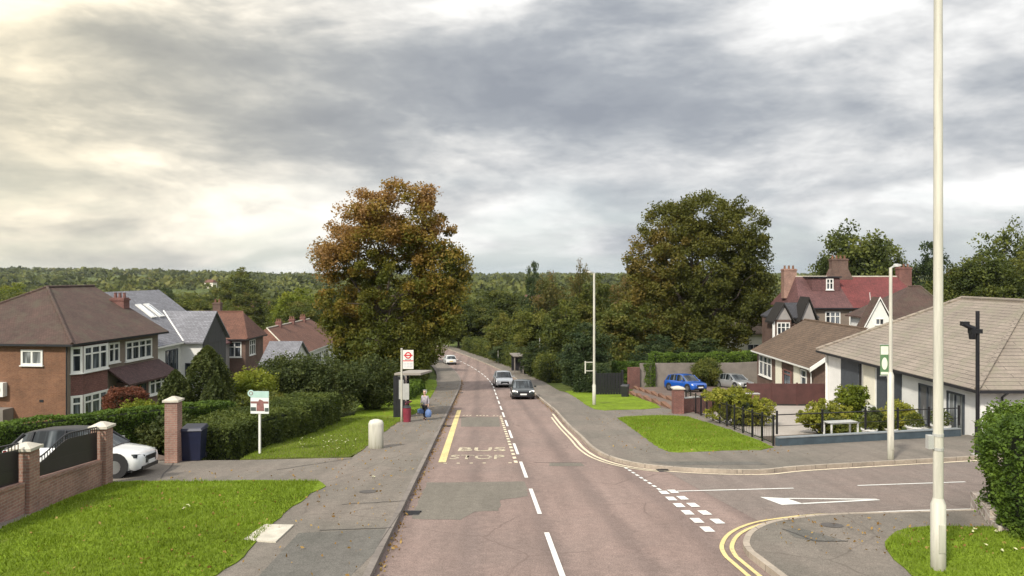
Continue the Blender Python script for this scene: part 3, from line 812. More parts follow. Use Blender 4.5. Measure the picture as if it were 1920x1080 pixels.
# far wood: one mass over the valley and hills
def far_wood():
    rg = np.random.default_rng(77); n = 5200
    u = rg.random(n); Y = 300 * (2900 / 300) ** (u ** .8)
    X = rg.uniform(-.95, .95, n) * Y
    keep = np.ones(n, bool)
    fld = np.sin(X * .009 + 1.3) * np.sin(Y * .006 + .4)
    keep &= ~((fld > .72) & (Y > 500))
    X = X[keep]; Y = Y[keep]; n = len(X)
    P = []; T = []; S = []
    per = 26
    for i in range(n):
        z = g(X[i], Y[i]); s = rg.uniform(.7, 1.3) * (7.5 if Y[i] < 900 else 11); h = s * rg.uniform(.8, 1.1)
        d = rg.normal(size=(per, 3)); d /= np.linalg.norm(d, axis=1)[:, None]; d[:, 2] = np.abs(d[:, 2]) * 1.0
        r = rg.uniform(.6, 1.0, per)[:, None]
        P.append(np.array([X[i], Y[i], z + h * .05]) + d * r * np.array([s, s, h])); T.append(np.clip(np.full(per, rg.random()) + rg.normal(size=per) * .1, 0, 1)); S.append(np.full(per, s * .62))
    P = np.concatenate(P); T = np.concatenate(T); S = np.concatenate(S)
    rg2 = np.random.default_rng(5); m = len(P)
    a = rg2.normal(size=(m, 3)); a /= np.linalg.norm(a, axis=1)[:, None]
    b = rg2.normal(size=(m, 3)); b -= (b * a).sum(1)[:, None] * a; b /= np.linalg.norm(b, axis=1)[:, None]
    s = S[:, None] * rg2.uniform(.7, 1.3, m)[:, None]
    V = np.stack([P - a * s * .5, P + b * s * .4, P + a * s * .5, P - b * s * .4], 1).reshape(-1, 3)
    me = bpy.data.meshes.new('woodland')
    me.vertices.add(4 * m); me.vertices.foreach_set('co', V.astype(np.float32).ravel())
    me.loops.add(4 * m); me.loops.foreach_set('vertex_index', np.arange(4 * m, dtype=np.int32))
    me.polygons.add(m); me.polygons.foreach_set('loop_start', np.arange(0, 4 * m, 4, dtype=np.int32)); me.update(calc_edges=True)
    at = me.attributes.new('tint', 'FLOAT', 'FACE'); at.data.foreach_set('value', T.astype(np.float32))
    ml = M_leaf('leaf_far_wood', [(.05, .062, .016), (.08, .095, .02), (.12, .135, .026), (.16, .15, .035)], .2, .004, 0)
    o = link_mesh('woodland', me, ml); tag(o, 'dark green woodland covering the far valley and hills', 'woodland', kind='stuff')
far_wood()

# ------------------------------------------------------------------ hedges and shrubs
def hedge(name, pts, w, h, leafm, label, seed=1, leaf=.085, dens=900, wob=.08, hs=None, cat='hedge', top_w=None, skirt=0):
    """clipped hedge along world points: twiggy inside + leaf skin"""
    rg = np.random.default_rng(seed); P = [Vector((p[0], p[1])) for p in pts]
    root = empty(name, (P[0].x, P[0].y, g(P[0].x, P[0].y)), 0, label, cat)
    o = Vector(root.location); mb = MB(); LP = []
    tw = top_w or w
    Q = []
    for a, b in zip(P, P[1:]):
        n = max(1, int((b - a).length / .7)); Q += [a.lerp(b, i / n) for i in range(n)]
    Q.append(P[-1]); rings = []
    for i, p in enumerate(Q):
        d = (Q[min(i + 1, len(Q) - 1)] - Q[max(i - 1, 0)]).normalized(); nn = Vector((-d.y, d.x)); z = g(p.x, p.y)
        t = i / max(1, len(Q) - 1); hh = h if hs is None else hs[0] + (hs[1] - hs[0]) * t
        k = .86 if 0 < i < len(Q) - 1 else .7
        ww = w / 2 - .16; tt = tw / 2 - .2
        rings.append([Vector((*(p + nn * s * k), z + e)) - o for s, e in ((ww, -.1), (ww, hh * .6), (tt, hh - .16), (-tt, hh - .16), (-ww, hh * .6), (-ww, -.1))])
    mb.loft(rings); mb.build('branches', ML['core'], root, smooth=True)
    # leaf skin
    tot = 0; segs = []
    for a, b in zip(Q, Q[1:]):
        L = (b - a).length; segs.append((a, b, L)); tot += L
    area = tot * (2 * (h if hs is None else max(hs)) + w); n = int(area * 2.3 / (leaf * leaf * .33)); n = min(n, 85000); dens = n / area * 10
    acc = []
    for k in range(n):
        r = rg.random() * tot; s = 0
        for a, b, L in segs:
            if s + L >= r: break
            s += L
        t = min(1, max(0, (r - s) / L)); p = a.lerp(b, t); d = (b - a).normalized(); nn = Vector((-d.y, d.x))
        gt = r / tot; hh = h if hs is None else hs[0] + (hs[1] - hs[0]) * gt
        m = rg.random() * (2 * hh + w)
        if m < w: off = (rg.random() - .5) * tw; e = hh
        else:
            e = rg.random() * hh; half = w / 2 + (tw - w) / 2 * (e / hh); off = half * (1 if rg.random() < .5 else -1)
        bumpy = wob * (noise.noise(Vector((p.x * 1.3 + seed, p.y * 1.3, e * 1.6))) * 1.6 + rg.normal() * .35)
        if m < w: e += bumpy
        else: off += bumpy * (1 if off > 0 else -1)
        # rounded shoulders
        q = max(0, abs(off) - (tw / 2 - .18)) / .18
        if e > hh - .15: e -= .12 * q * q
        pp = p + nn * off
        acc.append((pp.x - o.x, pp.y - o.y, g(pp.x, pp.y) + max(0.02, e) - o.z))
    for end, sg in ((Q[0], -1), (Q[-1], 1)):
        d = (Q[1] - Q[0]).normalized() if sg < 0 else (Q[-1] - Q[-2]).normalized(); nn = Vector((-d.y, d.x)); hh = h if hs is None else hs[0 if sg < 0 else 1]
        for k in range(int(w * hh * dens / 10)):
            e = rg.random() * hh; off = (rg.random() - .5) * (w + (tw - w) * e / hh); pp = end + nn * off + d * sg * (.12 + rg.normal() * .05)
            acc.append((pp.x - o.x, pp.y - o.y, g(pp.x, pp.y) + e - o.z))
    A = np.array(acc); m = len(A)
    cl = rg.random(4096); cid = (np.floor(A[:, 0] / .35) * 7 + np.floor(A[:, 1] / .35) * 131 + np.floor(A[:, 2] / .35) * 911).astype(int) % 4096
    t = np.clip(cl[cid] * .8 + .1 + rg.normal(size=m) * .18, 0, 1)
    link_mesh('foliage', leaf_mesh('foliage', A, t, leaf, seed), ML[leafm], root)
    return root
def bush(name, x, y, w, h, leafm, label, seed, leaf=.13, n=5200, d=None, cat='bush', lumps=9, rough=.2, cone=0, z0=0.0):
    """free shrub: branches + leaves over merged lumps"""
    rg = np.random.default_rng(seed); d = d or w; rr = random.Random(seed)
    root = empty(name, (x, y, g(x, y) + z0), 0, label, cat)
    B = [(0, 0, h * .5, w * .42, d * .42, h * .48)]
    for i in range(lumps):
        a = rr.uniform(0, 6.28); q = rr.uniform(.3, .62); zz = rr.uniform(.22, .82); k = 1 - cone * zz
        r = rr.uniform(.2, .32)
        B.append((math.cos(a) * w / 2 * q * k, math.sin(a) * d / 2 * q * k, h * zz, w * r * k, d * r * k, h * .2))
    n = int(n * 2.2); P, t, cc = crown_points(B, max(60, n // 40), 40, min(w, h) * rough * .7, seed, .82)
    P[:, 2] = np.maximum(P[:, 2], .03)
    mb = MB()
    for i in range(12):
        e = Vector(cc[rr.randrange(len(cc))]); e.z = max(e.z, h * .3); limb(mb, (rr.uniform(-.1, .1) * w, rr.uniform(-.1, .1) * w, -.1), e * .93, .035 + h * .006, .008, seed + i, 4)
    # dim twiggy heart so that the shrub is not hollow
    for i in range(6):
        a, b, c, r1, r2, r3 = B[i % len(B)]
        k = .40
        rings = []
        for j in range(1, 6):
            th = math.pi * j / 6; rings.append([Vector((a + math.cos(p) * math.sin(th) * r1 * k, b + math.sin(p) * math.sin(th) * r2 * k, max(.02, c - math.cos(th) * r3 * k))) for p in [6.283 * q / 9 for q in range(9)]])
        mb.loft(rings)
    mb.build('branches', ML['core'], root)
    link_mesh('foliage', leaf_mesh('foliage', P, t, leaf, seed), ML[leafm], root)
    return root

# fallen leaves
def litter():
    rg = np.random.default_rng(29); P = []
    def sc_(n, fx): 
        for _ in range(n): P.append(fx())
    sc_(900, lambda: (lambda y: (centre(y) - WL + abs(rg.normal()) * .12 + .03, y, .012))(rg.uniform(12, 90)))
    sc_(700, lambda: (lambda y: (centre(y) - WL - rg.uniform(.2, 4.2), y, PO + .02))(rg.uniform(24, 80)))
    sc_(350, lambda: (lambda y: (centre(y) - WL - rg.uniform(.2, 8), y, PO + .045))(rg.uniform(12, 24)))
    sc_(400, lambda: (lambda y: (centre(y) + WR - abs(rg.normal()) * .12 - .03, y, .012))(rg.uniform(34, 90)))
    sc_(350, lambda: (rg.uniform(5.5, 16), rg.uniform(14.2, 17.6), PO + .04))
    sc_(300, lambda: (rg.uniform(4, 11), rg.uniform(27.5, 46), PO + .045))
    A = np.array([(x, y, g(x, y) + o + .01) for x, y, o in P]); me = leaf_mesh('fallen_leaves', A, rg.random(len(A)), .075, 3)
    ml = M_leaf('leaf_fallen', [(.20, .10, .03), (.28, .17, .05), (.34, .24, .08)], .1, .4, 0)
    tag(link_mesh('fallen_leaves', me, ml), 'scattered brown fallen leaves along kerbs and verges', 'leaves', kind='stuff')
litter()
# left side
hedge('hedge', [G(-90, 905), (-14.4, 29.6), (-12.9, 33.2)], 1.3, 1.75, 'hedge', 'bright green clipped hedge running behind the iron railings of the brick wall', 31, .10, 1100)
hedge('hedge', [(-11.6, 27.6), (-10.7, 33.5), (-10.6, 40.5)], 2.6, 1.35, 'hedge_mid', 'long green hedge with a flat top beside the pavement', 32, .10, 1300, hs=(1.2, 1.6), wob=.14)
bush('bush', -13.3, 29.2, 2.6, 1.5, 'hedge_dark', 'low dark green bush beside the dark blue bin', 39, .11, 5200)
bush('bush', -12.2, 45.2, 6.3, 3.7, 'hedge_dark', 'big dark rounded bush at the end of the long hedge', 33, .15, 15000, d=5.5, lumps=14)
bush('bush', -9.2, 48.5, 3.4, 3.6, 'hedge_dark', 'dark bush between the big rounded bush and the bus stop', 43, .15, 7000, lumps=9)
bush('bush', -14.4, 41.5, 3.2, 2.9, 'lime', 'yellow green bush left of the big dark rounded bush', 34, .13, 7000)
bush('bush', -12.9, 38.2, 2.6, 2.0, 'green', 'low mid green bush directly behind the long hedge', 35, .12, 5000)
for (x, y, w, h, s, lb) in ((-15.7, 38.5, 2.7, 4.25, 1, 'tallest dark green round topped conifer in the front garden'), (-16.5, 36.6, 1.8, 3.1, 2, 'shorter round topped conifer nearest the tall gate pier'), (-14.8, 37.2, 1.5, 2.7, 3, 'slim dark conifer right of the tallest round topped one')):
    c = conifer(200 + s, 'hedge_dark', h, w, 'garden_conifer', 13000, .15); place(c, x, y); tag(c, lb, 'conifer')
hedge('hedge', [(-19.3, 37.5), (-21.6, 41.5)], 1.6, 2.2, 'hedge_red', 'rusty red leaved hedge under the porch windows', 36, .11, 900, wob=.2)
bush('bush', -16.9, 34.5, 3.4, 1.9, 'lime', 'yellowish green shrub growing over the railing hedge', 37, .11, 5200, d=2)
# right side
x, y = G(1388, 800); bush('bush', x + .3, y + 1.0, 3.3, 1.9, 'shrub_yellow', 'largest yellow green rounded bush behind the black railings', 51, .11, 9000, lumps=11, rough=.12)
x, y = G(1345, 770); bush('bush', x, y, 1.8, 1.4, 'shrub_yellow', 'smaller yellow bush at the left of the largest one', 52, .1, 3600, rough=.14)
x, y = G(1550, 815); bush('bush', x + .1, y + .6, 2.5, 1.65, 'shrub_yellow', 'rounded yellow green bush behind the blue grey wall', 53, .1, 7000, rough=.13)
x, y = G(1560, 817); bush('bush', x + .3, y, 1.7, 1.0, 'green', 'low green bush in front of the rounded yellow one', 54, .1, 3000)
x, y = G(1340, 730); bush('bush', x, y + 3, 3.4, 3.0, 'green', 'dark green bush between the blue car and the silver car', 55, .14, 6500)
x, y = G(1697, 812); bush('bush', x, y + .8, 1.9, 1.55, 'shrub_yellow', 'pale yellowish feathery shrub by the bungalow front', 56, .10, 3800)
x, y = G(1642, 818); bush('bush', x, y + .3, .9, 1.3, 'hedge_dark', 'small dark upright shrub in the bungalow front garden', 57, .1, 2500)
x, y = G(1612, 800); bush('bush', x, y + 1.2, 1.7, 2.3, 'lime', 'light green leafy shrub against the bungalow post', 58, .14, 2600)
hedge('hedge', [(10.6, 77.5), (14.5, 76.5)], 1.4, 2.6, 'hedge', 'mid green hedge end above the black gate', 61, .16, 500)
hedge('hedge', [(14.8, 78.6), (27, 80.5), (30, 80.5)], 1.8, 3.4, 'hedge', 'clipped hedge standing taller behind the grey garden wall', 62, .17, 450, wob=.2)
hedge('hedge', [(11.5, 15.0), (11.9, 16.2), (12.9, 18.2), (15, 19.0), (22, 20.0)], 2.2, 2.5, 'hedge', 'tall bright green hedge at the near right corner', 63, .085, 1800, wob=.22, top_w=2.5)
hedge('hedge', [(6.9, 66), (8.2, 73), (7.0, 84)], 2.6, 2.3, 'dark', 'dark hedge bank behind the right verge lamp post', 64, .17, 500, wob=.3)
hedge('hedge', [(centre(y) + WR + 4.4, y) for y in (86, 100, 118, 140, 165)], 3.0, 2.6, 'green', 'unclipped hedge along the right pavement down to the bend', 65, .24, 260, wob=.5)
hedge('hedge', [(centre(y) - WL - 5.6, y) for y in (76, 90, 110, 135, 160)], 2.4, 2.6, 'green', 'unclipped hedge along the left pavement past the bus shelter', 66, .24, 260, wob=.5)
hedge('hedge', [(centre(y) - WL - 3.9, y) for y in (57, 63, 70)], 1.2, 1.0, 'hedge', 'low green hedge behind the far end of the bus shelter', 67, .12, 700, wob=.15)

# ------------------------------------------------------------------ grass blades over the near verges, flowers
def tufts():
    rg = np.random.default_rng(9); acc = []
    from mathutils.geometry import intersect_point_tri_2d
    for poly, dens in zip([grass_polys[0], grass_polys[1], grass_polys[4], grass_polys[5]], (520, 260, 260, 420)):
        V3 = [Vector((p[0], p[1], 0)) for p in poly]
        for t in tessellate_polygon([V3]):
            a, b, c = [np.array(V3[i][:2]) for i in t]
            area = abs(np.cross(b - a, c - a)) / 2; n = int(area * dens)
            n = min(n, 60000)
            u = rg.random((n, 2)); s = u.sum(1) > 1; u[s] = 1 - u[s]
            Pn = a + u[:, :1] * (b - a) + u[:, 1:] * (c - a)
            Pn = Pn[(Pn[:, 1] > 11)]
            acc.append(Pn)
    Pn = np.concatenate(acc)
    n = len(Pn); z = np.array([g(x, y) for x, y in Pn]) + PO + .02
    h = rg.uniform(.03, .085, n) * (1 + .8 * np.array([max(0, noise.noise(Vector((x * .8, y * .8, 0)))) for x, y in Pn])); a = rg.uniform(0, 6.28, n); w = .012
    dx = np.cos(a) * w; dy = np.sin(a) * w; lx = rg.normal(size=n) * .03; ly = rg.normal(size=n) * .03
    V = np.stack([np.stack([Pn[:, 0] - dx, Pn[:, 1] - dy, z], 1), np.stack([Pn[:, 0] + dx, Pn[:, 1] + dy, z], 1), np.stack([Pn[:, 0] + lx, Pn[:, 1] + ly, z + h], 1)], 1).reshape(-1, 3)
    me = bpy.data.meshes.new('grass_blades')
    me.vertices.add(3 * n); me.vertices.foreach_set('co', V.astype(np.float32).ravel())
    me.loops.add(3 * n); me.loops.foreach_set('vertex_index', np.arange(3 * n, dtype=np.int32))
    me.polygons.add(n); me.polygons.foreach_set('loop_start', np.arange(0, 3 * n, 3, dtype=np.int32)); me.update(calc_edges=True)
    at = me.attributes.new('tint', 'FLOAT', 'FACE'); at.data.foreach_set('value', rg.random(n).astype(np.float32))
    ml = M_leaf('grass_blade', [(.11, .16, .012), (.165, .24, .018), (.23, .31, .034)], .35, .4, 0)
    tag(link_mesh('grass_blades', me, ml), 'short bright green grass on the verges', 'grass', kind='stuff')
tufts()
def flowers():
    rg = np.random.default_rng(19); mb = MB()
    spots = []
    for i in range(34):
        p, q = rg.uniform(560, 672), rg.uniform(832, 852); spots.append((G(p, q), rg.uniform(.06, .34), .028))
    for p, q in ((345, 968), (352, 962), (1822, 1012), (1828, 1008), (1868, 1012), (1850, 1040), (1905, 1047), (1880, 1050), (700, 905)):
        for k in range(4): spots.append(((G(p + rg.uniform(-3, 3), q + rg.uniform(-2, 2))), .07, .022))
    for (x, y), h, r in spots:
        z = g(x, y) + PO
        mb.tube((x, y, z), (x, y, z + h), .004, .003, 3, 0)
        for k in range(5):
            a = k * 1.257 + rg.random(); c = Vector((x + math.cos(a) * r * .6, y + math.sin(a) * r * .6, z + h + .005)); u = Vector((math.cos(a), math.sin(a), .35)) * r * .6; w = Vector((-math.sin(a), math.cos(a), .1)) * r * .42
            mb.face([c - u, c + w, c + u, c - w], 1)
    o = mb.build('wild_flowers', [MT['field'], M_plain('petals', (.72, .70, .42), .7, .1)])
    tag(o, 'scattered cream and yellow wild flowers in the verge grass', 'flowers', kind='stuff')
flowers()
# ------------------------------------------------------------------ building kit
def frameM(o, r):
    """o origin, r = direction to the right as seen from outside; b<0 is outwards"""
    r = Vector(r).normalized(); z = Vector((0, 0, 1)); n = r.cross(z)
    M = Matrix(((r.x, -n.x, 0, o[0]), (r.y, -n.y, 0, o[1]), (0, 0, 1, o[2]), (0, 0, 0, 1)))
    return M
def window(par, o, r, w, h, cols=2, transom=0.0, mat='upvc', glass='glass', fr=.07, sill=True, depth=.07, name='window', label=None):
    M = frameM(o, r); mb = MB()
    d = -depth
    mb.box(0, w, d, .03, 0, fr, 0, M); mb.box(0, w, d, .03, h - fr, h, 0, M)
    mb.box(0, fr, d + .002, .03, fr, h - fr, 0, M); mb.box(w - fr, w, d + .002, .03, fr, h - fr, 0, M)
    for i in range(1, cols):
        x = w * i / cols; mb.box(x - fr * .5, x + fr * .5, d + .004, .03, fr, h - fr, 0, M)
    if transom:
        z = h * transom
        for i in range(cols):
            a = (w * i / cols + fr * .5) if i else fr; b = (w * (i + 1) / cols - fr * .5) if i < cols - 1 else w - fr
            mb.box(a, b, d + .008, .03, z - fr * .35, z + fr * .35, 0, M)
    if sill: mb.box(-.06, w + .06, d - .07, .0, -.07, -.002, 0, M)
    f = mb.build(name, MT[mat], par)
    if label: f['label'] = label
    g_ = MB(); g_.face([M @ Vector(p) for p in ((fr * .5, -.012, fr * .5), (w - fr * .5, -.012, fr * .5), (w - fr * .5, -.012, h - fr * .5), (fr * .5, -.012, h - fr * .5))])
    g_.build('pane', MT[glass], f)
    return f
def roof_solid(x0, x1, y0, y1, ze, zr, ridge, axis='y', t=.14):
    """roof as thick shell. ridge=(across, start, end) ; start==y0 / end==y1 gives a gable"""
    mb = MB()
    c, a, b = ridge
    def P(u, v, z): return (u, v, z) if axis == 'y' else (v, u, z)
    if axis == 'y': u0, u1, v0, v1 = x0, x1, y0, y1
    else: u0, u1, v0, v1 = y0, y1, x0, x1
    A, B, C_, D = P(u0, v0, ze), P(u1, v0, ze), P(u1, v1, ze), P(u0, v1, ze)
    Ra, Rb = P(c, a, zr), P(c, b, zr)
    lo = lambda p: (p[0], p[1], p[2] - t)
    fs = [[B, C_, Rb, Ra], [D, A, Ra, Rb]] + ([[A, B, Ra]] if a != v0 else []) + ([[C_, D, Rb]] if b != v1 else [])
    for f in fs:
        mb.face(f if axis == 'y' else f[::-1])
    for f in fs:
        q = [lo(p) for p in f][::-1]; mb.face(q if axis == 'y' else q[::-1])
    E4 = ([(A, B)] if a != v0 else [(A, Ra), (Ra, B)]) + [(B, C_)] + ([(C_, D)] if b != v1 else [(C_, Rb), (Rb, D)]) + [(D, A)]
    for p, q in E4:
        f = [lo(p), lo(q), q, p]; mb.face(f if axis == 'y' else f[::-1])
    return mb
def gutter(par, x0, x1, y0, y1, ze, mat='upvc', sides='wesn', name='fascia', h=.16):
    mb = MB(); t = .03; z1 = ze - .02; z0 = ze - h
    if 's' in sides: mb.box(x0 - t, x1 + t, y0 - t, y0 - .001, z0, z1)
    if 'n' in sides: mb.box(x0 - t, x1 + t, y1 + .001, y1 + t, z0, z1)
    if 'w' in sides: mb.box(x0 - t, x0 - .001, y0, y1, z0, z1)
    if 'e' in sides: mb.box(x1 + .001, x1 + t, y0, y1, z0, z1)
    return mb.build(name, MT[mat], par)
def ridge_cap(mb, a, b, r=.11):
    mb.tube(a, b, r, r, 6)
def ridges(par, segs, mat, r=.1):
    mb = MB()
    for a, b in segs: mb.tube(a, b, r, r, 6)
    return mb.build('ridge_tiles', MT[mat], par)
def chimney(par, x, y, z0, z1, w=.9, d=.6, mat='brick_red', pots=2, potmat='brick_warm', splay=0):
    mb = MB(); mb.box(x - w / 2, x + w / 2, y - d / 2, y + d / 2, z0, z1 - .22); mb.box(x - w / 2 - .06, x + w / 2 + .06, y - d / 2 - .06, y + d / 2 + .06, z1 - .22, z1 - .08)
    mb.box(x - w / 2 + .02, x + w / 2 - .02, y - d / 2 + .02, y + d / 2 - .02, z1 - .08, z1)
    if splay:
        P0 = [(x - w / 2 - splay, y - d / 2 - .05, z0), (x + w / 2 + splay, y - d / 2 - .05, z0), (x + w / 2 + splay, y + d / 2 + .05, z0), (x - w / 2 - splay, y + d / 2 + .05, z0)]
        zz = z0 + (z1 - z0) * .55; P1 = [(x - w / 2 - .01, y - d / 2 - .01, zz), (x + w / 2 + .01, y - d / 2 - .01, zz), (x + w / 2 + .01, y + d / 2 + .01, zz), (x - w / 2 - .01, y + d / 2 + .01, zz)]
        mb.loft([P0, P1])
    c = mb.build('chimney', MT[mat], par)
    for i in range(pots):
        px_ = x - w / 2 + w * (i + .5) / pots; p = MB(); p.tube((px_, y, z1), (px_, y, z1 + .34), .13, .10, 10); p.tube((px_, y, z1 + .34), (px_, y, z1 + .39), .13, .13, 10); p.build('chimney_pot', MT[potmat], c)
    return c
def walls(par, x0, x1, y0, y1, z0, z1, mat, name='wall'):
    mb = MB(); mb.box(x0, x1, y0, y1, z0, z1); return mb.build(name, MT[mat], par)
def gable_wall(par, pts, depth, mat, axis='y', name='gable'):
    """upright polygon pts (across, z) with small thickness along axis from depth=(d0,d1)"""
    mb = MB(); d0, d1 = depth
    f = (lambda a, z, d: (a, d, z)) if axis == 'y' else (lambda a, z, d: (d, a, z))
    A = [f(a, z, d0) for a, z in pts]; B = [f(a, z, d1) for a, z in pts]
    mb.loft([A, B]) if axis == 'y' else mb.loft([B, A])
    return mb.build(name, MT[mat], par)
MT['render_brown'] = M_plain('pebbledash_brown', (.20, .16, .13), .95, .12, 2, fine=70)
MT['render_grey'] = M_plain('render_grey', (.30, .28, .27), .9, .1, 2)
MT['tile_plum'] = M_tiles('roof_tiles_plum', (.095, .052, .05), .2, .16, .25)
MT['slate_dark'] = M_tiles('roof_slates_dark', (.05, .05, .058), .3, .2, .15)
MT['board_dark'] = M_brick('dark_weatherboard', (.07, .068, .07), (.055, .053, .055), (.02, .02, .02), .22, 9.0, .7, .012, 0, .5, .15)
MT['clad'] = M_brick('ribbed_cladding', (.075, .085, .10), (.065, .075, .09), (.02, .024, .03), .14, 9.0, .55, .02, 0, .8, .1)

# ============================ house A : brick pair at the left
za = -5.75
A = empty('brick_house', (-28.6, 48.0, za), R(-5.6), 'two storey brick house with brown hipped roof and white bay windows', 'house')
walls(A, -11.6, 0, 0, 10.2, -1.2, 5.28, 'brick_warm')
walls(A, .0, .045, .02, 10.18, -1.2, 5.27, 'render_brown', 'front_wall')
roof_solid(-12.0, .62, -.38, 10.7, 5.42, 8.95, (-5.6, 5.5, 10.7)).build('roof', MT['tile_brown'], A)
ridges(A, [((-5.6, 5.5, 8.97), (-5.6, 10.7, 8.97)), ((.6, -.36, 5.45), (-5.6, 5.5, 8.97)), ((-11.98, -.36, 5.45), (-5.6, 5.5, 8.97))], 'tile_brown')
gable_wall(A, [(-11.6, 5.2), (0, 5.2), (-5.6, 8.72)], (10.05, 10.2), 'brick_warm')
gutter(A, -12.0, .62, -.38, 10.7, 5.42, 'dark_paint', 'wes', 'gutter')
mb = MB(); mb.tube((.02, -.08, -1), (.02, -.08, 5.3), .045, n=8); mb.build('drainpipe', MT['dark_paint'], A)
# bay: two storeys, canted
def bay(par, y0, y1, dx, z0, z1, mat, name='bay'):
    mb = MB(); c = .55
    ring = lambda z: [(.03, y0, z), (dx, y0 + c, z), (dx, y1 - c, z), (.03, y1, z)]
    mb.loft([ring(z0), ring(z1)]); return mb.build(name, MT[mat], par)
def bay_windows(par, y0, y1, dx, z0, h, cols, fr=.13):
    c = .55
    pts = [((.03, y0), (dx, y0 + c)), ((dx, y0 + c), (dx, y1 - c)), ((dx, y1 - c), (.03, y1))]
    for i, (a, b) in enumerate(pts):
        v = Vector((b[0] - a[0], b[1] - a[1], 0)); L = v.length
        window(par, (a[0] + v.x * .02, a[1] + v.y * .02, z0), v, L * .96, h, 1 if i != 1 else cols, .68, fr=fr, depth=.06)
bay(A, .25, 3.9, .5, -1.0, 5.2, 'tile_hung')
bay_windows(A, .25, 3.9, .5, 3.45, 1.72, 3, .15)
bay_windows(A, .25, 3.9, .5, .35, 1.65, 3, .15)
window(A, (.045, 4.05, 3.65), (0, 1, 0), 1.25, 1.42, 2, .68, fr=.13)
window(A, (.045, 6.0, 3.55), (0, 1, 0), 3.3, 1.45, 4, .68, fr=.13)
window(A, (-3.15, 0, 4.0), (1, 0, 0), 1.5, 1.0, 2, 0, fr=.13, glass='curtain_glass')
# porch with lean-to roof
mb = MB(); mb.loft([[(.04, 4.0, 3.3), (.04, 10.3, 3.3), (.04, 10.3, 3.16), (.04, 4.0, 3.16)], [(1.65, 4.0, 2.22), (1.65, 10.5, 2.22), (1.65, 10.5, 2.08), (1.65, 4.0, 2.08)]]); mb.build('porch_roof', MT['tile_plum'], A)
walls(A, .05, 1.3, 5.0, 10.1, -1.0, 2.2, 'brick_dark', 'porch_wall')
window(A, (1.3, 6.9, .95), (0, 1, 0), 3.1, 1.25, 4, .68, fr=.13)
window(A, (1.3, 5.5, -.1), (0, 1, 0), 1.0, 2.1, 1, 0, mat='dark_paint', sill=False, name='door')
mb = MB(); mb.box(1.2, 1.5, 4.2, 4.5, -1, 2.1); mb.build('porch_post', MT['upvc'], A)
chimney(A, -3.1, 10.2, 6.5, 8.05, 1.1, .75, 'brick_red', 3, 'brick_red')
mb = MB(); mb.box(-5.1, -4.15, -.36, -.0, 1.98, 2.88); mb.build('air_unit', MT['upvc'], A)
mb = MB(); M_ = frameM((-4.62, -.37, 2.43), (1, 0, 0)); mb.tube((-4.62, -.362, 2.43), (-4.62, -.375, 2.43), .3, n=16); mb.build('fan_grille', MT['pole_grey'], A)
mb = MB(); mb.box(-1.9, -1.62, -.02, 0, 1.62, 1.78); mb.build('air_vent', MT['dark_paint'], A)
mb = MB(); mb.box(-6.4, -3.7, -.9, -.01, -1, 1.25); mb.build('side_store', MT['fence_grey'], A)

# ============================ house B : grey roofs, white render
zb = -7.25
B = empty('white_house', (-29.8, 61.6, zb), 0, 'white rendered house with grey slate gables and two skylights', 'house')
walls(B, -9.2, 0, 0, 12.6, -1, 5.3, 'render_white')
roof_solid(-9.6, .42, -.3, 12.9, 5.35, 9.85, (-5.4, -.3, 12.9)).build('roof', MT['tile_grey'], B)
gable_wall(B, [(-9.1, 5.2), (-.1, 5.2), (-5.4, 9.55)], (.001, .15), 'render_white')
mb = MB()
for (a, b) in (((.42, 5.40), (-5.4, 9.92)), ((-5.4, 9.92), (-9.6, 5.4))):
    mb.loft([[(a[0], -.42, a[1] - .22), (a[0], -.22, a[1] - .22), (a[0], -.22, a[1] + .05), (a[0], -.42, a[1] + .05)], [(b[0], -.42, b[1] - .22), (b[0], -.22, b[1] - .22), (b[0], -.22, b[1] + .05), (b[0], -.42, b[1] + .05)]])
mb.build('bargeboard', MT['upvc'], B)
gutter(B, -9.6, .42, -.3, 12.9, 5.35, 'upvc', 'e')
sl = Vector((5.82, 0, -4.5)).normalized()
for k, yy in enumerate((4.9, 6.4)):
    mb = MB(); a = Vector((-5.4, yy, 9.85)) + sl * 2.0; up = Vector((4.5, 0, 5.82)).normalized()
    P = [a, a + sl * 1.9, a + sl * 1.9 + Vector((0, 1.0, 0)), a + Vector((0, 1.0, 0))]
    mb.loft([[p + up * .02 for p in P], [p + up * .11 for p in P]]); f = mb.build('skylight', MT['upvc'], B)
    mb = MB(); c = sum(P, Vector()) / 4; mb.face([c + (p - c) * .78 + up * .115 for p in P]); mb.build('pane', MT['skylight_glass'], f)
# wing towards the road
walls(B, -.2, 1.9, 5.6, 11.2, -1, 5.2, 'render_white', 'wing_wall')
roof_solid(-3.0, 2.15, 5.2, 11.6, 5.3, 7.95, (8.4, -3.0, 2.15), axis='x').build('wing_roof', MT['tile_grey'], B)
gable_wall(B, [(5.62, 5.0), (11.18, 5.0), (8.4, 7.75)], (1.88, 1.97), 'board_dark', 'x')
walls(B, 1.9, 1.95, 5.7, 11.1, .5, 4.99, 'board_dark', 'cladding')
mb = MB()
mb.tube((.40, 5.22, 5.40), (-2.85, 8.38, 7.98), .07, n=6)
mb.build('flashing', MT['upvc'], B)
window(B, (0.0, 2.6, 2.9), (0, 1, 0), 2.3, 1.9, 3, 0, mat='anthracite', sill=False)
window(B, (0.4, 5.6, 2.3), (1, 0, 0), .9, 1.1, 1, 0, mat='anthracite', sill=False)
window(B, (0.0, 1.5, .2), (0, 1, 0), 2.6, 1.9, 3, 0, mat='anthracite', sill=False)
zc = -9.5
Bb = empty('white_house', (-41, 78, -8.9), 0, 'house with low dark brown roof glimpsed behind the grey slate gable', 'house')
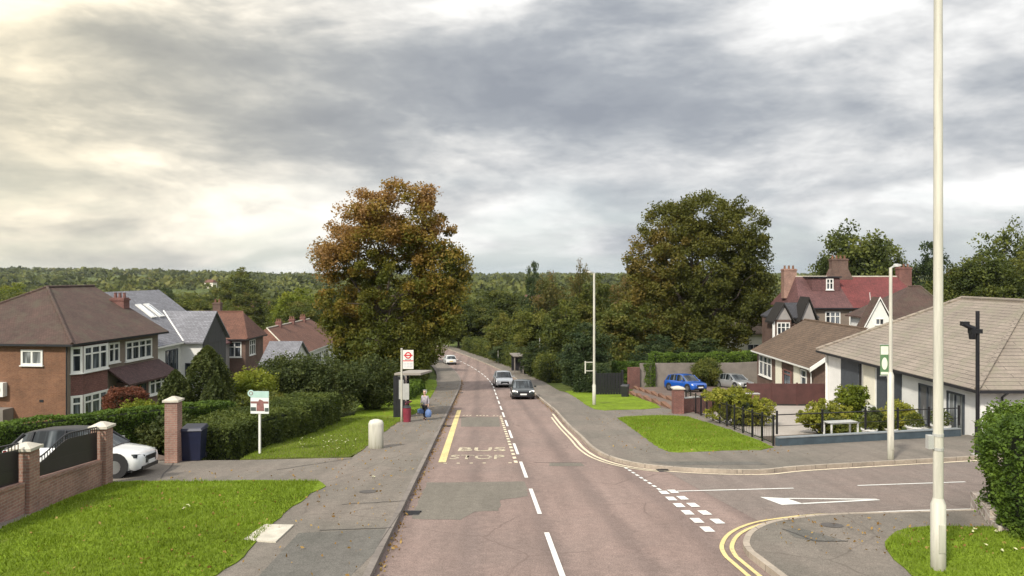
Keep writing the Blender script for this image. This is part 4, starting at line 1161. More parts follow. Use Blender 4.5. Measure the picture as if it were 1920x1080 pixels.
walls(Bb, 0, 9, 0, 9, -1, 5.4, 'render_grey'); roof_solid(-.3, 9.3, -.3, 9.3, 5.4, 8.3, (4.5, 2, 7)).build('roof', MT['tile_maroon'], Bb)
window(Bb, (6.5, 0, 3.5), (1, 0, 0), 1.6, 1.2, 2)

# ============================ house C : brown brick
Cc = empty('brick_house', (-30.2, 84.6, zc), 0, 'dark brown brick house with rust roof between the grey gable and the terrace', 'house')
walls(Cc, -7.5, 0, 0, 6, -1, 6.25, 'brick_dark')
roof_solid(-8, .4, -.5, 6.4, 6.35, 9.25, (3.0, -6.5, -1.4), axis='x').build('roof', MT['tile_rust'], Cc)
ridges(Cc, [((-6.5, 3.0, 9.27), (-1.4, 3.0, 9.27)), ((-1.4, 3.0, 9.27), (.38, -.48, 6.38))], 'tile_rust')
gutter(Cc, -8, .4, -.5, 6.4, 6.35, 'dark_paint', 'se', 'gutter')
window(Cc, (-2.0, 0, 4.25), (1, 0, 0), 1.55, 1.75, 2, .66, fr=.1)
window(Cc, (0, 1.2, 4.3), (0, 1, 0), 1.9, 1.75, 3, .66, fr=.1)
window(Cc, (-1.2, 0, .6), (1, 0, 0), 1.1, 1.2, 2, .66, fr=.1)
mb = MB(); mb.loft([[(-.2, .6, 2.9), (-.2, 5.6, 2.9), (-.2, 5.6, 2.75), (-.2, .6, 2.75)], [(1.5, .4, 2.3), (1.5, 5.8, 2.3), (1.5, 5.8, 2.15), (1.5, .4, 2.15)]]); mb.build('porch_roof', MT['tile_maroon'], Cc)
walls(Cc, 0.0, 1.1, 1.0, 5.2, -1, 2.5, 'brick_dark', 'porch_wall')
chimney(Cc, -4.9, 4.4, 8.2, 10.3, .9, .7, 'brick_dark', 2)

# ============================ terrace D : rust roof, pale walls
zd = -12.3
D = empty('terraced_house', (-29.3, 100, zd), 0, 'long rust roofed terrace with pale walls and white windows', 'house')
walls(D, -9, 0, 0, 28, -1.5, 5.3, 'render_white')
roof_solid(-9.4, .4, -.4, 28.4, 5.4, 9.0, (-4.6, 3.2, 25)).build('roof', MT['tile_rust'], D)
ridges(D, [((-4.6, 3.2, 9.03), (-4.6, 25, 9.03)), ((.38, -.38, 5.43), (-4.6, 3.2, 9.03))], 'stone', .09)
gutter(D, -9.4, .4, -.4, 28.4, 5.4, 'upvc', 'se')
for i, yy in enumerate((2.2, 6.2, 11.5, 16.0, 21.5)):
    window(D, (0.02, yy, 3.0), (0, 1, 0), 3.0, 1.7, 3, .66, fr=.12); window(D, (0.02, yy, .3), (0, 1, 0), 3.0, 1.7, 3, .66, fr=.12)
window(D, (-4, 0, 3.1), (1, 0, 0), 1.8, 1.5, 2, .66, fr=.1)
for yy in (8.5, 15, 21): chimney(D, -4.6, yy, 8.6, 9.6, .8, .6, 'brick_red', 3)
E_ = empty('garage', (-26.9, 77.5, -8.3), 0, 'low outbuilding with grey slate roof and small white gable', 'garage')
walls(E_, .9, 3.9, 0, 7, -1, 2.9, 'render_white')
roof_solid(.6, 4.2, -.3, 7.3, 3.0, 5.2, (3.5, .6, 4.2), axis='x').build('roof', MT['tile_grey'], E_)
gable_wall(E_, [(.1, 2.9), (6.9, 2.9), (3.5, 5.05)], (3.85, 3.95), 'render_white', 'x')
window(E_, (2.2, 0, 1.3), (1, 0, 0), 1.2, 1.0, 2)
window(E_, (3.95, 3.1, 3.1), (0, 1, 0), .8, .7, 1)

# ============================ bungalow 1 : tan roof at the right
z1 = -3.75
K = empty('bungalow', (20.9, 33.3, z1), 0, 'white bungalow with large tan tiled hipped roof at the right edge', 'house')
walls(K, 0, 12.8, 0, 16.2, -1.2, 2.72, 'render_white')
roof_solid(-.5, 13.3, -.55, 16.8, 2.8, 6.42, (6.3, 6.1, 11.8)).build('roof', MT['tile_tan'], K)
ridges(K, [((6.3, 6.1, 6.44), (6.3, 11.8, 6.44)), ((-.48, -.53, 2.84), (6.3, 6.1, 6.44)), ((-.48, 16.78, 2.84), (6.3, 11.8, 6.44)), ((13.28, -.53, 2.84), (6.3, 6.1, 6.44))], 'tile_tan', .13)
gutter(K, -.5, 13.3, -.55, 16.8, 2.8, 'dark_paint', 'wes', 'gutter')
wr = (0, -1, 0)
def Wk(pa, pb): # pixel span on the west wall -> local y (far, near)
    X = 20.9; return X * F / (pa - 960) - 33.3, X * F / (pb - 960) - 33.3
def wpart(pa, pb, z0, z1_, mat, name, th=.05):
    a, b = Wk(pa, pb); mb = MB(); mb.box(-th, -.001, b, a, z0, z1_); return mb.build(name, MT[mat], K)
wpart(1578, 1611, -1, 2.68, 'clad', 'cladding')
wpart(1618, 1641, .3, 2.6, 'render_cream', 'wall_panel', .03)
wpart(1645, 1662, -1, 2.62, 'clad', 'cladding', .04)
wpart(1676, 1691, -1, 2.6, 'anthracite', 'wall_panel', .06)
for pa, pb, zl in ((1724, 1757, .25), (1777, 1809, .1)):
    a, b = Wk(pa, pb); window(K, (0, a, zl), wr, a - b, 2.3 - zl, 2, 0, mat='anthracite', glass='curtain_glass', fr=.09, sill=False)
a, b = Wk(1662, 1675); window(K, (0, a, -.1), wr, a - b, 2.2, 1, 0, mat='anthracite', fr=.1, sill=False, name='door')
mb = MB()
for p in (1614, 1668):
    yy = 20.5 * F / (p - 960) - 33.3; mb.box(-.47, -.37, yy - .05, yy + .05, -1.2, 2.66)
mb.build('porch_post', MT['black_metal'], K)
mb = MB(); mb.tube((-.08, 16.1, -1), (-.08, 16.1, 2.6), .09, n=8); mb.build('drainpipe', MT['upvc'], K)
mb = MB(); mb.path([(.9, -.5, 2.66), (.9, -.1, 2.4), (.9, -.1, -1)], .05); mb.build('drainpipe', MT['black_metal'], K)
window(K, (2.6, 0, .7), (1, 0, 0), 2.2, 1.3, 3, 0, mat='anthracite')
window(K, (7.2, 0, .7), (1, 0, 0), 2.6, 1.3, 3, 0, mat='anthracite')

# ============================ bungalow 2 : sand brown roof
z2 = -6.45
L_ = empty('bungalow', (24.5, 60.6, z2), 0, 'brown brick bungalow with plain brown roof and white framed windows', 'house')
walls(L_, 0, 8.3, 0, 14, -1, 2.95, 'brick_dark')
roof_solid(-.5, 8.8, -.5, 14.4, 3.0, 6.15, (4.2, -.5, 12.6)).build('roof', MT['tile_sand'], L_)
gable_wall(L_, [(.1, 2.85), (8.2, 2.85), (4.2, 5.9)], (.001, .12), 'brick_dark')
ridges(L_, [((4.2, -.5, 6.17), (4.2, 12.6, 6.17))], 'tile_sand')
gutter(L_, -.5, 8.8, -.5, 14.4, 3.0, 'upvc', 'w')
mb = MB()
for (a, b) in (((-.55, 3.02), (4.2, 6.2)), ((4.2, 6.2), (8.85, 3.02))):
    mb.loft([[(a[0], -.62, a[1] - .3), (a[0], -.5, a[1] - .3), (a[0], -.5, a[1] + .04), (a[0], -.62, a[1] + .04)], [(b[0], -.62, b[1] - .3), (b[0], -.5, b[1] - .3), (b[0], -.5, b[1] + .04), (b[0], -.62, b[1] + .04)]])
mb.build('bargeboard', MT['upvc'], L_)
def Wl(p): return 24.5 * F / (p - 960) - 60.6
a, b = Wl(1424), Wl(1447); window(L_, (0, a, .7), wr, a - b, 2.0, 3, .66, fr=.12)
a, b = Wl(1455), Wl(1466); walls(L_, -.06, -.001, b, a, 0, 2.7, 'render_cream', 'wall_panel')
a, b = Wl(1469), Wl(1484); window(L_, (0, a, 0), wr, a - b, 2.1, 1, .8, fr=.12, mat='brick_red', name='door', sill=False)
a, b = Wl(1489), Wl(1500); walls(L_, -.06, -.001, b, a, 0, 2.7, 'render_cream', 'wall_panel')
a, b = Wl(1502), Wl(1513); window(L_, (0, a, .7), wr, a - b, 1.9, 1, .66, fr=.12)
mb = MB(); mb.path([(-.45, .3, 2.9), (-.1, .3, 2.5), (-.1, .3, -1)], .05); mb.build('drainpipe', MT['upvc'], L_)

# ============================ red roofed pair behind
z3 = -6.9
H_ = empty('red_roofed_house', (32.6, 84, z3), 0, 'tall house with maroon and bright red roof, box dormer and brick chimneys', 'house')
walls(H_, 0, 13.6, 0, 9, -1.5, 7.2, 'brick_dark')
walls(H_, .2, 13.4, -.05, -.001, 3.8, 7.15, 'render_brown', 'front_wall')
roof_solid(-.4, 5.6, -.5, 9.4, 7.3, 10.75, (4.5, 1.0, 5.6), axis='x').build('roof', MT['tile_maroon'], H_)
roof_solid(5.605, 14.0, -.5, 9.4, 7.3, 10.75, (4.5, 5.605, 13.0), axis='x').build('roof', MT['tile_red'], H_)['label'] = 'bright red tiled half'
ridges(H_, [((1, 4.5, 10.78), (13, 4.5, 10.78))], 'stone', .08)
gutter(H_, -.4, 14, -.5, 9.4, 7.3, 'dark_paint', 'sw', 'gutter')
dm = MB(); dm.box(2.0, 5.2, 2.1, 5.0, 8.9, 10.66); dm = dm.build('dormer', MT['tile_maroon'], H_)
mb = MB(); mb.box(1.85, 5.35, 1.9, 5.2, 10.66, 10.8); mb.build('dormer_roof', MT['dark_paint'], dm)
window(H_, (3.6, 2.1, 9.25), (1, 0, 0), .85, 1.3, 2, .6, fr=.12)
chimney(H_, 6.1, 4.5, 10.2, 12.9, 1.9, .9, 'brick_dark', 4, splay=.7)
chimney(H_, .4, 5, 8.2, 11.7, 1.5, 1.0, 'brick_pink', 3)
chimney(H_, 14.6, 6, 8.0, 11.9, 1.5, .9, 'brick_red', 3)
for x in (2.6, 5.3, 8.0): window(H_, (x, -.05, 5.25), (1, 0, 0), 1.7, 1.6, 3, .66, fr=.12)
mb = MB(); mb.tube((7.5, -.6, 7.3), (7.5, -.3, 9.0), .03); mb.build('drainpipe', MT['upvc'], H_)
# mock timber gabled bays to its left
T_ = empty('timbered_house', (28.2, 80.5, -6.3), 0, 'dark timbered house with small black and white gables beside the olive tree', 'house')
walls(T_, .3, 5.0, 1.0, 4.6, -1.5, 5.7, 'brick_dark')
roof_solid(.2, 5.2, .6, 4.9, 5.8, 7.3, (2.7, 1.6, 4.0), axis='x').build('roof', MT['slate_dark'], T_)
for x, w, zt_, lb in ((.2, 1.7, 7.4, None), (3.0, 1.5, 8.0, None)):
    walls(T_, x, x + w, 0.0, 1.0, -1.5, 5.6, 'brick_dark', 'bay_wall')
    gable_wall(T_, [(x, 5.55), (x + w, 5.55), (x + w / 2, zt_ - .25)], (-.02, .1), 'render_grey')
    mb = MB()
    for s in (-1, 1):
        a = Vector((x + w / 2, -.3, zt_)); b = Vector((x + w / 2 + s * (w / 2 + .35), -.3, 5.35)); o = Vector((0, 2.6, 0)); t = Vector((0, 0, -.22))
        mb.loft([[a, a + o, a + o + t, a + t], [b, b + o, b + o + t, b + t]])
    mb.build('gable_roof', MT['wood_dark'], T_)
    window(T_, (x + .15, 0, 3.9), (1, 0, 0), w - .3, 1.35, 3, .6, fr=.1)
mb = MB(); mb.box(-.1, .12, -.1, .12, -1.5, 5.4); mb.build('corner_post', MT['upvc'], T_)
# white gabled wing and brown hipped roof
U_ = empty('white_gabled_house', (33.7, 71.5, -6.0), 0, 'house with steep white gable and brown hipped roof before the red roofs', 'house')
walls(U_, 2.4, 9.1, .6, 8, -1.5, 5.75, 'render_white')
roof_solid(2.0, 9.4, .2, 8.6, 5.8, 8.9, (4.4, 6.6, 7.8), axis='x').build('roof', MT['tile_brown'], U_)
ridges(U_, [((6.6, 4.4, 8.92), (7.8, 4.4, 8.92)), ((7.8, 4.4, 8.92), (9.38, .22, 5.83))], 'tile_brown')
walls(U_, 0.15, 2.9, 0, 1.4, -1.5, 5.0, 'render_white', 'wing_wall')
gable_wall(U_, [(.15, 4.95), (2.9, 4.95), (1.5, 7.75)], (-.001, .12), 'upvc')
mb = MB()
for s, xe in ((-1, -.15), (1, 3.2)):
    a = Vector((1.5, -.12, 7.95)); b = Vector((xe, -.12, 4.85)); o = Vector((0, 1.6, 0)); t = Vector((0, 0, -.14)); mb.loft([[a, a + o, a + o + t, a + t], [b, b + o, b + o + t, b + t]])
mb.build('wing_roof', MT['tile_brown'], U_)
mb = MB()
for xe in (-.15, 3.2):
    a = Vector((1.5, -.16, 7.99)); b = Vector((xe, -.16, 4.89)); o = Vector((0, .06, 0)); t = Vector((0, 0, -.17)); mb.loft([[a, a + o, a + o + t, a + t], [b, b + o, b + o + t, b + t]])
mb.build('bargeboard', MT['upvc'], U_)
window(U_, (1.1, 0, 5.3), (1, 0, 0), .8, .6, 2, fr=.07); window(U_, (.7, 0, 2.6), (1, 0, 0), 1.6, 1.3, 3, .66, fr=.1)
window(U_, (4.0, .6, 3.9), (1, 0, 0), 1.8, 1.3, 3, .66, fr=.1)
# cream building under the olive tree
Q_ = empty('cream_house', (31.5, 103, -8.0), 0, 'cream painted low building glimpsed under the olive tree', 'house')
walls(Q_, 0, 6.0, 0, 8, -2, 3.9, 'render_cream')
roof_solid(-.4, 6.4, -.4, 8.4, 4.0, 6.0, (3, 2, 6)).build('roof', MT['tile_sand'], Q_)
window(Q_, (1, 0, 1.2), (1, 0, 0), 1.6, 1.3, 2); window(Q_, (0, 4, 1.2), (0, -1, 0), 1.8, 1.3, 2)
# distant roofs scattered on the valley side
rr = random.Random(41)
for i, (p, Y, m, lb) in enumerate([(1000, 420, 'render_cream', 'tiny pale distant house above the bend between the big trees'), (395, 900, 'render_cream', 'tiny distant cream house on the left horizon'), (275, 1000, 'render_white', 'tiny distant pale house on the left skyline above the slate roof'), (480, 240, 'render_grey', 'distant grey house among the belt trees above the rust roofs')]):
    x = Xat(p, Y); hh = empty('distant_house', (x, Y, g(x, Y)), rr.uniform(-.5, .5), lb, 'house'); s = 1.0
    walls(hh, -6, 6, -4, 4, -2, 7, m); roof_solid(-6.4, 6.4, -4.4, 4.4, 7, 10.5, (0, -4.5, 4.5), axis='x').build('roof', MT['tile_rust'], hh)
    for xx in (-4.5, -1, 2.5): window(hh, (xx, -4, 4), (1, 0, 0), 2, 1.5, 2, fr=.12)
# ------------------------------------------------------------------ cars
PAINT = {k: M_paint('car_paint_' + k, c, .28, .8, mt) for k, c, mt in (('white', (.75, .76, .76), 0), ('black', (.018, .024, .024), .1), ('silver', (.42, .43, .44), .5), ('blue', (.01, .09, .42), .1), ('dark', (.03, .03, .035), .2))}
MT['car_glass'] = M_glass('car_glass', (.008, .011, .013), .12); MT['car_glass'].node_tree.nodes['Principled BSDF'].inputs['Specular IOR Level'].default_value = .35
MT['coping_grey'] = M_plain('coping_grey', (.22, .24, .25), .8, .15)
def M_emit(name, c, s):
    m, nt, b = nodes(name); b.inputs['Base Color'].default_value = (*c, 1); b.inputs['Emission Color'].default_value = (*c, 1); b.inputs['Emission Strength'].default_value = s; return m
MT['headlight'] = M_paint('headlamp_lens', (.75, .76, .74), .1, .8)
MT['headlight_on'] = M_emit('headlamp_lit', (1.0, .95, .85), 1.6)
MT['taillight'] = M_paint('tail_lamp_lens', (.25, .01, .01), .15, .8)
MT['plate_white'] = M_paint('plate_white', (.8, .8, .78), .4, .2); MT['plate_yellow'] = M_paint('plate_yellow', (.85, .55, .04), .4, .2)
def car(paint, L=4.2, W=1.8, H=1.48, loc=(0, 0, 0), rz=0.0, label='', group=None, lit=False, suv=0.0, roofm=None):
    """nose towards local -y; rz turns it; follows the ground slope"""
    root = empty('parked_car' if 'parked' in label or 'standing' in label else 'car', loc, rz, label, 'car', group)
    if loc[2] is None: root.location.z = g(loc[0], loc[1])
    e = .6; fy = Vector((-math.sin(rz), math.cos(rz))); sx = Vector((math.cos(rz), math.sin(rz)))
    p = Vector(loc[:2]); gy = (g(*(p + fy * e)) - g(*(p - fy * e))) / (2 * e); gx = (g(*(p + sx * e)) - g(*(p - sx * e))) / (2 * e)
    root.rotation_mode = 'XYZ'
    ux = Vector((sx.x, sx.y, gx)).normalized(); uy = Vector((fy.x, fy.y, gy)).normalized(); uz = ux.cross(uy).normalized(); uy = uz.cross(ux)
    root.rotation_euler = Matrix((ux, uy, uz)).transposed().to_euler()
    h = W / 2; bz = .92 + suv * .12
    st = [(-.500, .34, .58, .76), (-.488, .24, .66, .86), (-.46, .20, .72, .93), (-.40, .19, .79, .975), (-.33, .19, .84, 1.0), (-.25, .19, .90, 1.0), (-.1, .19, bz, 1.0), (.12, .19, bz + .01, 1.0),
          (.32, .20, bz + .03, .995), (.42, .22, bz + .03, .97), (.47, .26, bz + .0, .93), (.493, .34, bz - .06, .88), (.5, .42, bz - .14, .84)]
    st = [(a, b * 1, c * H / 1.48 if c != bz else c, d) for a, b, c, d in st]
    rings = []
    for a, zl, zb, k in st:
        y = a * L; w = h * k
        rings.append([(-w * .55, y, zl), (-w * .92, y, zl + .02), (-w, y, zl + .12), (-w, y, (zl + zb) / 2 + .02), (-w * .985, y, zb - .10), (-w * .93, y, zb - .02), (-w * .6, y, zb + .015),
                      (0, y, zb + .03), (w * .6, y, zb + .015), (w * .93, y, zb - .02), (w * .985, y, zb - .10), (w, y, (zl + zb) / 2 + .02), (w, y, zl + .12), (w * .92, y, zl + .02), (w * .55, y, zl), (0, y, zl)])
    mb = MB(); mb.loft([r[::-1] for r in rings])
    # roof skin and pillars share the body paint
    gs = [(-.27, bz - .03, .90), (-.10, H - .10, .76), (-.02, H - .02, .755), (.10, H, .76), (.26, H - .03, .75), (.36, H - .11, .73), (.475, bz - .0, .80)]
    roofr = []
    for a, z, k in gs[1:6]:
        y = a * L; w = h * k; roofr.append([(-w, y, z - .055), (-w * .93, y, z - .01), (-w * .5, y, z + .022), (0, y, z + .03), (w * .5, y, z + .022), (w * .93, y, z - .01), (w, y, z - .055), (0, y, z - .06)])
    rf = MB(); rf.loft([r[::-1] for r in roofr])
    for s in (-1, 1):
        for (a0, z0, k0), (a1, z1, k1), r in (((-.265, bz - .03, .90), (-.10, H - .10, .755), .03), ((.06, bz - .02, .93), (.06, H - .04, .765), .035), ((.455, bz - .03, .84), (.355, H - .12, .74), .055), ((.30, bz, .92), (.285, H - .06, .75), .04)):
            rf.tube((s * h * k0, a0 * L, z0), (s * h * k1, a1 * L, z1), r, r * .9, 6)
    mb.build('body', PAINT[paint], root, smooth=True); rf.build('roof', MT[roofm] if roofm else PAINT[paint], root, smooth=True)
    gl = MB(); R_ = []
    for a, z, k in gs:
        y = a * L; w0 = h * (.92 if -.2 < a < .4 else .88); w1 = h * k * .985
        if a in (-.27, .475): R_.append([(-w0, y, z - .03), (-w0 * .98, y, z), (0, y, z + .03), (w0 * .98, y, z), (w0, y, z - .03), (0, y, z - .05)])
        else: R_.append([(-w0, y, bz - .04), (-w1, y, z - .03), (0, y, z + .012), (w1, y, z - .03), (w0, y, bz - .04), (0, y, bz - .05)])
    gl.loft([r[::-1] for r in R_]); gl.build('windows', MT['car_glass'], root)
    wr_ = .33 + suv * .04
    for s in (-1, 1):
        for a in (-.315, .30):
            y = a * L; m = MB(); x = s * (h - .11)
            m.tube((x - .11 * 1, y, wr_), (x + .115 * 1, y, wr_), wr_, wr_, 20); wheel = m.build('wheel', MT['rubber'], root)
            m = MB(); xo = s * (h + .008); m.tube((xo - s * .03, y, wr_), (xo + s * .004, y, wr_), wr_ * .62, wr_ * .58, 14)
            m.build('rim', MT['rim'], wheel)
            m = MB(); m.tube((s * (h - .2), y, wr_ + .03), (s * (h + .003), y, wr_ + .03), wr_ + .065, wr_ + .06, 20); m.build('wheel_arch', MT['rubber'], root)
    lm = MT['headlight_on' if lit else 'car_glass' if roofm else 'headlight']
    for s in (-1, 1):
        m = MB(); x0 = s * h * .52; x1 = s * h * .93
        A_ = [(x0, -.497 * L, .56), (x1, -.462 * L, .60), (x1, -.455 * L, .72), (x0, -.490 * L, .66)]
        if s > 0: A_ = A_
        m.loft([[(p[0], p[1] - .025, p[2]) for p in A_], [(p[0], p[1] + .1, p[2]) for p in A_]] if s > 0 else [[(p[0], p[1] + .1, p[2]) for p in A_], [(p[0], p[1] - .025, p[2]) for p in A_]])
        m.build('headlight', lm, root)
        m = MB(); A_ = [(s * h * .58, .492 * L, bz - .20), (s * h * .90, .478 * L, bz - .22), (s * h * .93, .468 * L, bz - .05), (s * h * .62, .484 * L, bz - .07)]
        m.loft([[(p[0], p[1] + .03, p[2]) for p in A_], [(p[0], p[1] - .1, p[2]) for p in A_]]); m.build('taillight', MT['taillight'], root)
        m = MB(); m.box(s * (h + .02), s * (h + .2), -.2 * L, -.2 * L + .1, bz, bz + .13); m.tube((s * (h - .08), -.19 * L, bz), (s * (h + .06), -.19 * L, bz + .05), .025); m.build('wing_mirror', PAINT[paint], root)
    m = MB(); m.box(-h * .45, h * .45, -.505 * L, -.49 * L, .40, .62); m.box(-h * .74, h * .74, -.503 * L, -.47 * L, .22, .33); m.build('grille', MT['black_metal'], root)
    m = MB(); m.box(-.26, .26, -.512 * L, -.504 * L, .36, .47); m.build('number_plate', MT['plate_white'], root)
    m = MB(); m.box(-.26, .26, .502 * L, .508 * L, .55, .66); m.build('number_plate', MT['plate_yellow'], root)
    m = MB(); m.box(-h * .8, h * .8, .46 * L, .503 * L, .24, .42); m.box(-h * .9, h * .9, -.44 * L, .44 * L, .17, .24); m.build('bumper', MT['rubber'], root)
    return root
PIW = PO + .006
car('black', 3.9, 1.82, 1.48, (Xat(979, 61), 61, g(Xat(979, 61), 61)), R(2.5), 'black hatchback with lit headlamps driving towards the viewer', lit=True)
car('white', 4.3, 1.84, 1.62, (Xat(943, 78), 78, g(Xat(943, 78), 78)), R(6), 'white high roofed car following behind the black hatchback', lit=True, suv=1)
car('white', 4.2, 1.84, 1.55, (Xat(843, 126), 126, g(Xat(843, 126), 126)), R(180 + 13), 'small white car driving away on the far left lane near the bend')
car('white', 4.05, 1.84, 1.5, (-13.5, 23.45, g(-13.5, 23.45) + .1), R(97), 'white car nosing out of the gateway, parked on the left driveway', suv=.3, roofm='dark_paint')
car('dark', 4.2, 1.8, 1.46, (-17.6, 27.2, g(-17.6, 27.2) + .02), R(176), 'dark car with yellow rear plate parked behind the brick wall at the left edge')
car('blue', 4.1, 1.82, 1.55, (15.9, 68.5, g(15.9, 68.5) + .14), R(28), 'bright blue car parked on the brick drive by the grey wall')
car('silver', 4.2, 1.8, 1.5, (22.0, 74.0, g(22.0, 74.0) + .02), R(20), 'silver car parked beside the brown brick bungalow')

# ------------------------------------------------------------------ lamp posts
def post_base(x, y, off=PO): return (x, y, g(x, y) + off)
def lamp_post(x, y, H, r0, r1, collar, label, head=None, mat='pole_white', door=True):
    t = empty('lamp_post', post_base(x, y), 0, label, 'lamp post')
    mb = MB(); mb.tube((0, 0, -.3), (0, 0, collar), r0, r0, 20); mb.tube((0, 0, collar), (0, 0, collar + .12), r0, r1, 20)
    mb.build('base', MT[mat], t, smooth=True)
    mb = MB(); mb.tube((0, 0, collar + .12), (0, 0, H), r1, r1 * .82, 20); mb.build('pole', MT[mat], t, smooth=True)
    if door:
        mb = MB(); mb.box(-.055, .055, -r0 - .006, -r0 * .8, .35, .85); mb.build('service_door', MT[mat], t)
    if head:
        hx = head; mb = MB()
        mb.tube((0, 0, H - .02), (hx * .4, -.0, H + .05), .035, .03, 8)
        mb.loft([[(hx * .3, -.05, H + .02), (hx * .3, .05, H + .02), (hx * .3, .05, H + .09), (hx * .3, -.05, H + .09)], [(hx * .55, -.13, H + .03), (hx * .55, .13, H + .03), (hx * .55, .10, H + .14), (hx * .55, -.10, H + .14)], [(hx, -.08, H + .06), (hx, .08, H + .06), (hx, .06, H + .12), (hx, -.06, H + .12)]])
        mb.build('lamp_head', MT['pole_grey'], t)
    return t
xb, yb = 7.62, 13.35
t = lamp_post(xb, yb, 11.0, .125, .085, 1.18, 'thick cream lamp post nearest on the right, rising out of the picture', head=-.9)
mb = MB(); mb.box(-.20, -.10, -.05, .05, 2.18, 2.42); mb.tube((0, 0, 2.15), (0, 0, 2.2), .092, n=16); mb.tube((0, 0, 2.4), (0, 0, 2.45), .092, n=16); mb.build('bracket', MT['pole_grey'], t)
x, y = G(1670, 861, PO); t2 = lamp_post(x, y, 6.85, .11, .065, 3.0, 'slim cream lamp post on the side road corner carrying a green banner', head=.35)
b = empty('banner', (x, y, g(x, y) + PO), 0, 'green and white banner fixed to the slim corner lamp post', 'banner')
mb = MB(); mb.box(-.37, -.08, -.012, .012, 3.0, 4.08); mb.build('cloth', M_plain('banner_green', (.10, .20, .09), .7, .2, 2), b)
mb = MB(); mb.tube((-.39, 0, 4.1), (0, 0, 4.1), .014); mb.tube((-.39, 0, 2.98), (0, 0, 2.98), .014); mb.build('bracket', MT['pole_grey'], b)
mb = MB(); mb.box(-.36, -.09, -.018, -.0125, 3.74, 4.04); mb.box(-.36, -.09, -.018, -.0125, 3.03, 3.12)
n = 18; cx, cz = -.225, 3.42
mb.face([(cx + math.cos(a) * .105, -.018, cz + math.sin(a) * .22) for a in [6.283 * k / n for k in range(n)]]); mb.build('emblem', M_plain('banner_white', (.72, .75, .62), .7, .1), b)
x, y = G(1114, 759, PO); t3 = lamp_post(x, y, 9.2, .12, .085, 1.35, 'tall cream lamp post on the right verge before the dark hedge', head=-.5)
mb = MB(); mb.box(-.62, -.09, -.02, .02, 2.95, 3.0); mb.box(-.62, -.09, -.02, .02, 2.35, 2.4); mb.box(-.66, -.58, -.03, .03, 2.2, 3.05); mb.build('bracket', MT['pole_white'], t3)
x, y = G(1012, 702, PO); lamp_post(x, y, 4.9, .09, .06, 1.0, 'thin grey post right of the opposite bus shelter', mat='pole_grey', door=False)
x, y = G(934, 681, PO); lamp_post(x, y, 2.2, .07, .06, .5, 'short white post on the right kerb near the bend', mat='pole_white', door=False)
# camera pole
x, y = G(1833, 853, PO); c = empty('camera_pole', post_base(x, y), 0, 'slim black pole with a black camera arm beside the thick lamp post', 'camera pole')
mb = MB(); mb.tube((0, 0, -.2), (0, 0, 1.2), .095, n=16); mb.tube((0, 0, 1.2), (0, 0, 5.35), .068, n=16); mb.build('pole', MT['black_metal'], c, smooth=True)
mb = MB(); mb.box(-.16, .16, -.16, .16, -.0, .03); mb.build('base_plate', MT['pole_grey'], c)
mb = MB(); mb.box(-.30, .12, -.12, .12, 4.52, 4.68); mb.tube((-.55, -.04, 4.86), (-.12, 0, 4.68), .085, .10, 10); mb.box(-.6, -.35, -.1, .1, 4.80, 4.96); mb.tube((-.2, 0, 4.3), (-.2, 0, 4.52), .11, .13, 12); mb.build('camera', MT['black_metal'], c)

# ------------------------------------------------------------------ bus stop (left)
x, y = G(753, 791, PO); s = empty('bus_stop_sign', post_base(x, y), 0, 'pale bus stop pole with red ringed flag beside the shelter', 'bus stop')
mb = MB(); mb.tube((0, 0, -.2), (0, 0, 3.9), .055, n=12); mb.tube((0, 0, 3.9), (0, 0, 3.96), .062, n=12); mb.build('pole', MT['pole_white'], s)
fl = MB(); fl.box(.07, .64, -.025, .025, 2.85, 3.86); fl = fl.build('flag', M_plain('flag_white', (.74, .72, .68), .5, .05), s)
def disc(mb, cx, cz, r0, r1, y, n=28, mi=0):
    for k in range(n):
        a = 6.283 * k / n; b_ = 6.283 * (k + 1) / n
        mb.face([(cx + math.cos(a) * r0, y, cz + math.sin(a) * r0), (cx + math.cos(a) * r1, y, cz + math.sin(a) * r1), (cx + math.cos(b_) * r1, y, cz + math.sin(b_) * r1), (cx + math.cos(b_) * r0, y, cz + math.sin(b_) * r0)][::1], mi)
rm = M_plain('sign_red', (.55, .03, .035), .5, .05)
mb = MB(); disc(mb, .355, 3.58, .115, .18, -.030); mb.box(.12, .59, -.034, -.031, 3.545, 3.615); mb.box(.075, .635, -.029, -.026, 3.26, 3.31); mb.build('emblem', rm, fl)
def sign_text(txt, parent, x, y, z, h, mat, name='lettering'):
    me = text_mesh(txt, h)
    for v in me.vertices: v.co = (v.co.x + x, y, v.co.y + z)
    return link_mesh(name, me, mat, parent)
sign_text('BUS STOP', fl, .355, -.032, 3.33, .07, MT['dark_paint'])
mb = MB()
for r_ in range(2):
    for q in range(3): mb.box(.11 + q * .17, .25 + q * .17, -.029, -.026, 3.08 - r_ * .15, 3.19 - r_ * .15)
mb.build('route_tiles', M_plain('route_tile', (.60, .60, .62), .5, .1), fl)
mb = MB(); mb.box(.075, .40, -.03, .03, 1.2, 2.05); mb.build('timetable_case', MT['pole_grey'], s)

